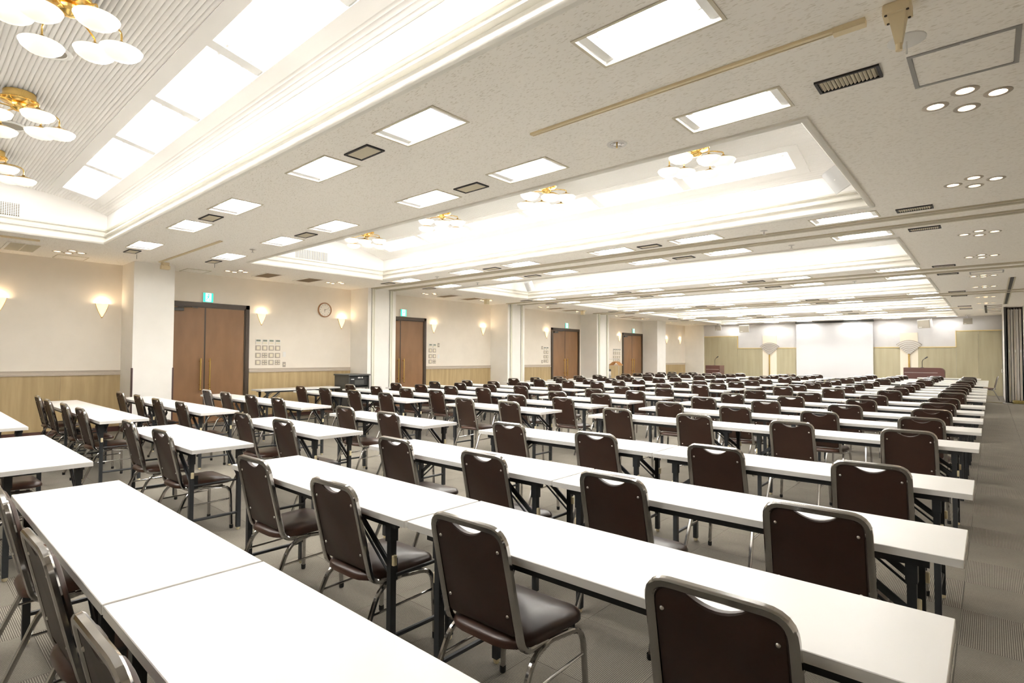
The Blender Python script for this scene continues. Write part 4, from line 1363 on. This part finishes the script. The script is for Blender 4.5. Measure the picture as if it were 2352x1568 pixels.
# ------------------------------------------------------------------ stacking chairs
def chair_parts(c, full):
    def by(z):
        """plane of the back: leans away from the seat as it rises"""
        return -0.166 - (z - 0.40) * 0.225
    # frame round the back, running forward under the seat
    half = [(0.184, -0.02, 0.357), (0.184, -0.155, 0.364), (0.184, by(0.46), 0.46), (0.179, by(0.806), 0.806)]
    left = [(-x, y, z) for x, y, z in half]
    P = round_path(left + half[::-1], [0.07, 0.05, 0.062, 0.062, 0.05, 0.07], 6)
    obj('back_frame', MB().tube(P, 0.012, w=0.028, d=0.024, ref=(1, 0, 0)), 'chrome', c, smooth=32)
    # padded back with hand hold at the top
    def outline(ins):
        xw, zb, zt = 0.168 - ins, 0.418 + ins, 0.795 - ins
        r = 0.048
        pts = []
        for k in range(5):
            a = PI + k * PI / 8
            pts.append((-xw + 0.02 + 0.02 * math.cos(a), zb + 0.02 + 0.02 * math.sin(a)))
        for k in range(5):
            a = -PI / 2 + k * PI / 8
            pts.append((xw - 0.02 + 0.02 * math.cos(a), zb + 0.02 + 0.02 * math.sin(a)))
        for k in range(5):
            a = k * PI / 8
            pts.append((xw - r + r * math.cos(a), zt - r + r * math.sin(a)))
        for k in range(11):
            u = 1 - 2 * k / 10
            pts.append((0.084 * u, zt - (0.031 + ins * 0.5) * (1 - u * u)))
        for k in range(5):
            a = PI / 2 + k * PI / 8
            pts.append((-xw + r + r * math.cos(a), zt - r + r * math.sin(a)))
        return pts
    pad = MB()
    layers = [(0.004, -0.006), (0.0, -0.002), (0.0, 0.016), (0.010, 0.026), (0.03, 0.032)]
    vs = []
    n = len(outline(0))
    for ins, dy in layers:
        vs += [(x, by(z) + dy, z) for x, z in outline(ins)]
    fs = [tuple(range(n)), tuple((len(layers) - 1) * n + j for j in range(n - 1, -1, -1))]
    for i in range(len(layers) - 1):
        fs += [(i * n + j, (i + 1) * n + j, (i + 1) * n + (j + 1) % n, i * n + (j + 1) % n) for j in range(n)]
    pad.add(vs, fs)
    bk = obj('backrest', pad, 'vinyl_back', c, smooth=35)
    for sx in (-0.146, 0.146):
        for z in (0.728, 0.492):
            m = MB().lathe([(0.0065, 0.0), (0.0055, 0.003), (0.003, 0.0045), (0.0, 0.005)], 10)
            obj('screw', m, 'steel', bk, (sx, by(z) - 0.006, z), (PI / 2, 0, 0), smooth=60)
    # seat cushion
    def seat_ring(ins, z):
        pts = []
        for (cx, cy, r, a0) in ((0.140, 0.150, 0.07, 0), (-0.140, 0.150, 0.07, 1), (-0.080, -0.080, 0.115, 2), (0.080, -0.080, 0.115, 3)):
            for k in range(5):
                a = (a0 + k / 4) * PI / 2
                pts.append((cx + (r - ins) * math.cos(a), cy + (r - ins) * math.sin(a), z))
        return pts
    st = MB()
    rg = [(0.012, 0.367), (0.0, 0.372), (0.0, 0.386), (0.008, 0.399), (0.03, 0.409)]
    vs = []
    for ins, z in rg:
        vs += seat_ring(ins, z)
    n = 20
    vs += [(x * 0.5, y * 0.5, 0.416) for x, y, z in seat_ring(0.03, 0)]
    fs = [tuple(range(n - 1, -1, -1))]
    for i in range(len(rg)):
        fs += [(i * n + j, i * n + (j + 1) % n, (i + 1) * n + (j + 1) % n, (i + 1) * n + j) for j in range(n)]
    fs.append(tuple(len(rg) * n + j for j in range(n)))
    st.add(vs, fs)
    obj('seat', st, 'vinyl_seat', c, smooth=50)
    # legs: bent tube, one piece per leg, meeting under the seat
    for sx in (-1, 1):
        pf = round_path([(sx * 0.222, 0.195, 0.012), (sx * 0.205, 0.188, 0.340), (sx * 0.188, 0.0, 0.355)], 0.07, 5)
        pr = round_path([(sx * 0.222, -0.275, 0.012), (sx * 0.205, -0.13, 0.340), (sx * 0.188, 0.0, 0.355)], 0.07, 5)
        for P in (pf, pr):
            lg = obj('leg', MB().tube(P, 0.0115, 8, w=0.021, d=0.021, ref=(1, 0, 0)), 'chrome', c, smooth=40)
            if full:
                q = P[0]
                obj('foot', MB().lathe([(0.0, 0.0), (0.012, 0.0), (0.0145, 0.006), (0.0145, 0.028)], 10, (q[0], q[1], 0)), 'rubber_black', lg, smooth=40)
        if full:
            obj('stretcher', MB().tube([(sx * 0.212, -0.178, 0.232), (sx * 0.2105, 0.191, 0.240)], 0.006, 8), 'chrome', c, smooth=40)
    obj('seat_frame', MB().box(-0.185, 0.185, -0.12, -0.10, 0.351, 0.368).box(-0.185, 0.185, 0.12, 0.14, 0.351, 0.368), 'chrome', c)


GRP = 'brown banquet chairs at the tables'
ch_full = thing('banquet_chair', 'c', 'chair', group=GRP)
chair_parts(ch_full, True)
note(ch_full)
ch_far = thing('banquet_chair', 'c', 'chair', group=GRP)
chair_parts(ch_far, False)
note(ch_far)

# rows of tables, measured per block (front edge of each row)
ROWS_R = [0.41, 1.465, 2.49, 3.71, 5.60, 6.86, 8.06, 9.25, 10.45, 12.2, 13.3, 14.45, 15.6, 16.75, 18.8, 19.9, 20.95, 22.0, 23.0]
ROWS_M = [0.44, 1.48, 2.47, 3.55, 5.44, 6.52, 7.58, 8.72, 9.80, 11.55, 12.51, 13.65, 14.84, 16.0, 17.9, 18.9, 19.9, 20.9, 21.9]
ROWS_L = [0.44, 1.46, 2.48, 3.65, 5.29, 6.32, 7.37, 8.47, 9.55, 11.3, 12.25, 13.3, 14.4, 15.5, 17.3, 18.25, 19.2, 20.15, 21.1]
XM = [-4.45, -4.44, -4.42, -4.30, -4.29] + [-4.24] * 14
XL = [-7.03, -7.05, -7.18, -7.0, -6.84, -6.75, -6.68] + [-6.65] * 12
used = set()


def place(src, name, loc, rz, label):
    if name not in used:
        used.add(name)
        src.location, src.rotation_euler, src['label'] = loc, (0, 0, rz), label
        return src
    return dup(src, loc, rz, label)


rnd = random.Random(3)
BLK = {'R': 'aisle-side block', 'M': 'narrow middle block', 'L': 'door-side block'}
for blk, rows in (('R', ROWS_R), ('M', ROWS_M), ('L', ROWS_L)):
    for ri, yf in enumerate(rows):
        xr = {'R': -0.083, 'M': XM[ri], 'L': XL[ri]}[blk]
        nt = {'R': 2, 'M': 1, 'L': 2}[blk]
        near = ri <= 4
        for ti in range(nt):
            x1 = xr - ti * 1.81
            xc = x1 - TL / 2
            dy = rnd.uniform(-0.006, 0.006)
            lb = 'white folding table, %srow %s of the %s' % ('' if nt == 1 else ('aisle end of ' if ti == 0 else 'wall end of '), ORD[ri], BLK[blk])
            place(tb_full if near else tb_far, 'tf' if near else 'tn', (xc, yf + TD / 2 + dy, 0), rnd.uniform(-0.003, 0.003), lb)
            for ci, ox in enumerate((0.445, -0.43)):
                cx = xc + ox + rnd.uniform(-0.025, 0.025)
                cy = yf + 0.170 + rnd.uniform(-0.025, 0.010)
                lb = 'brown vinyl chair, %s from the aisle end, row %s of the %s' % (ORD[ti * 2 + ci], ORD[ri], BLK[blk])
                place(ch_full if near else ch_far, 'cf' if near else 'cn', (cx, cy, 0), rnd.uniform(-0.03, 0.03), lb)

# other tables and the single chair
dup(tb_full, (-11.38, 5.86, 0), PI / 2, 'white folding table standing lengthwise against the oak panelling')
dup(tb_far, (-1.19, 25.35, 0), 0, 'white folding table at the front beside the wide lectern')
dup(ch_far, (-0.10, 24.9, 0), PI / 2, 'single brown chair turned sideways in the aisle near the sliding panels')
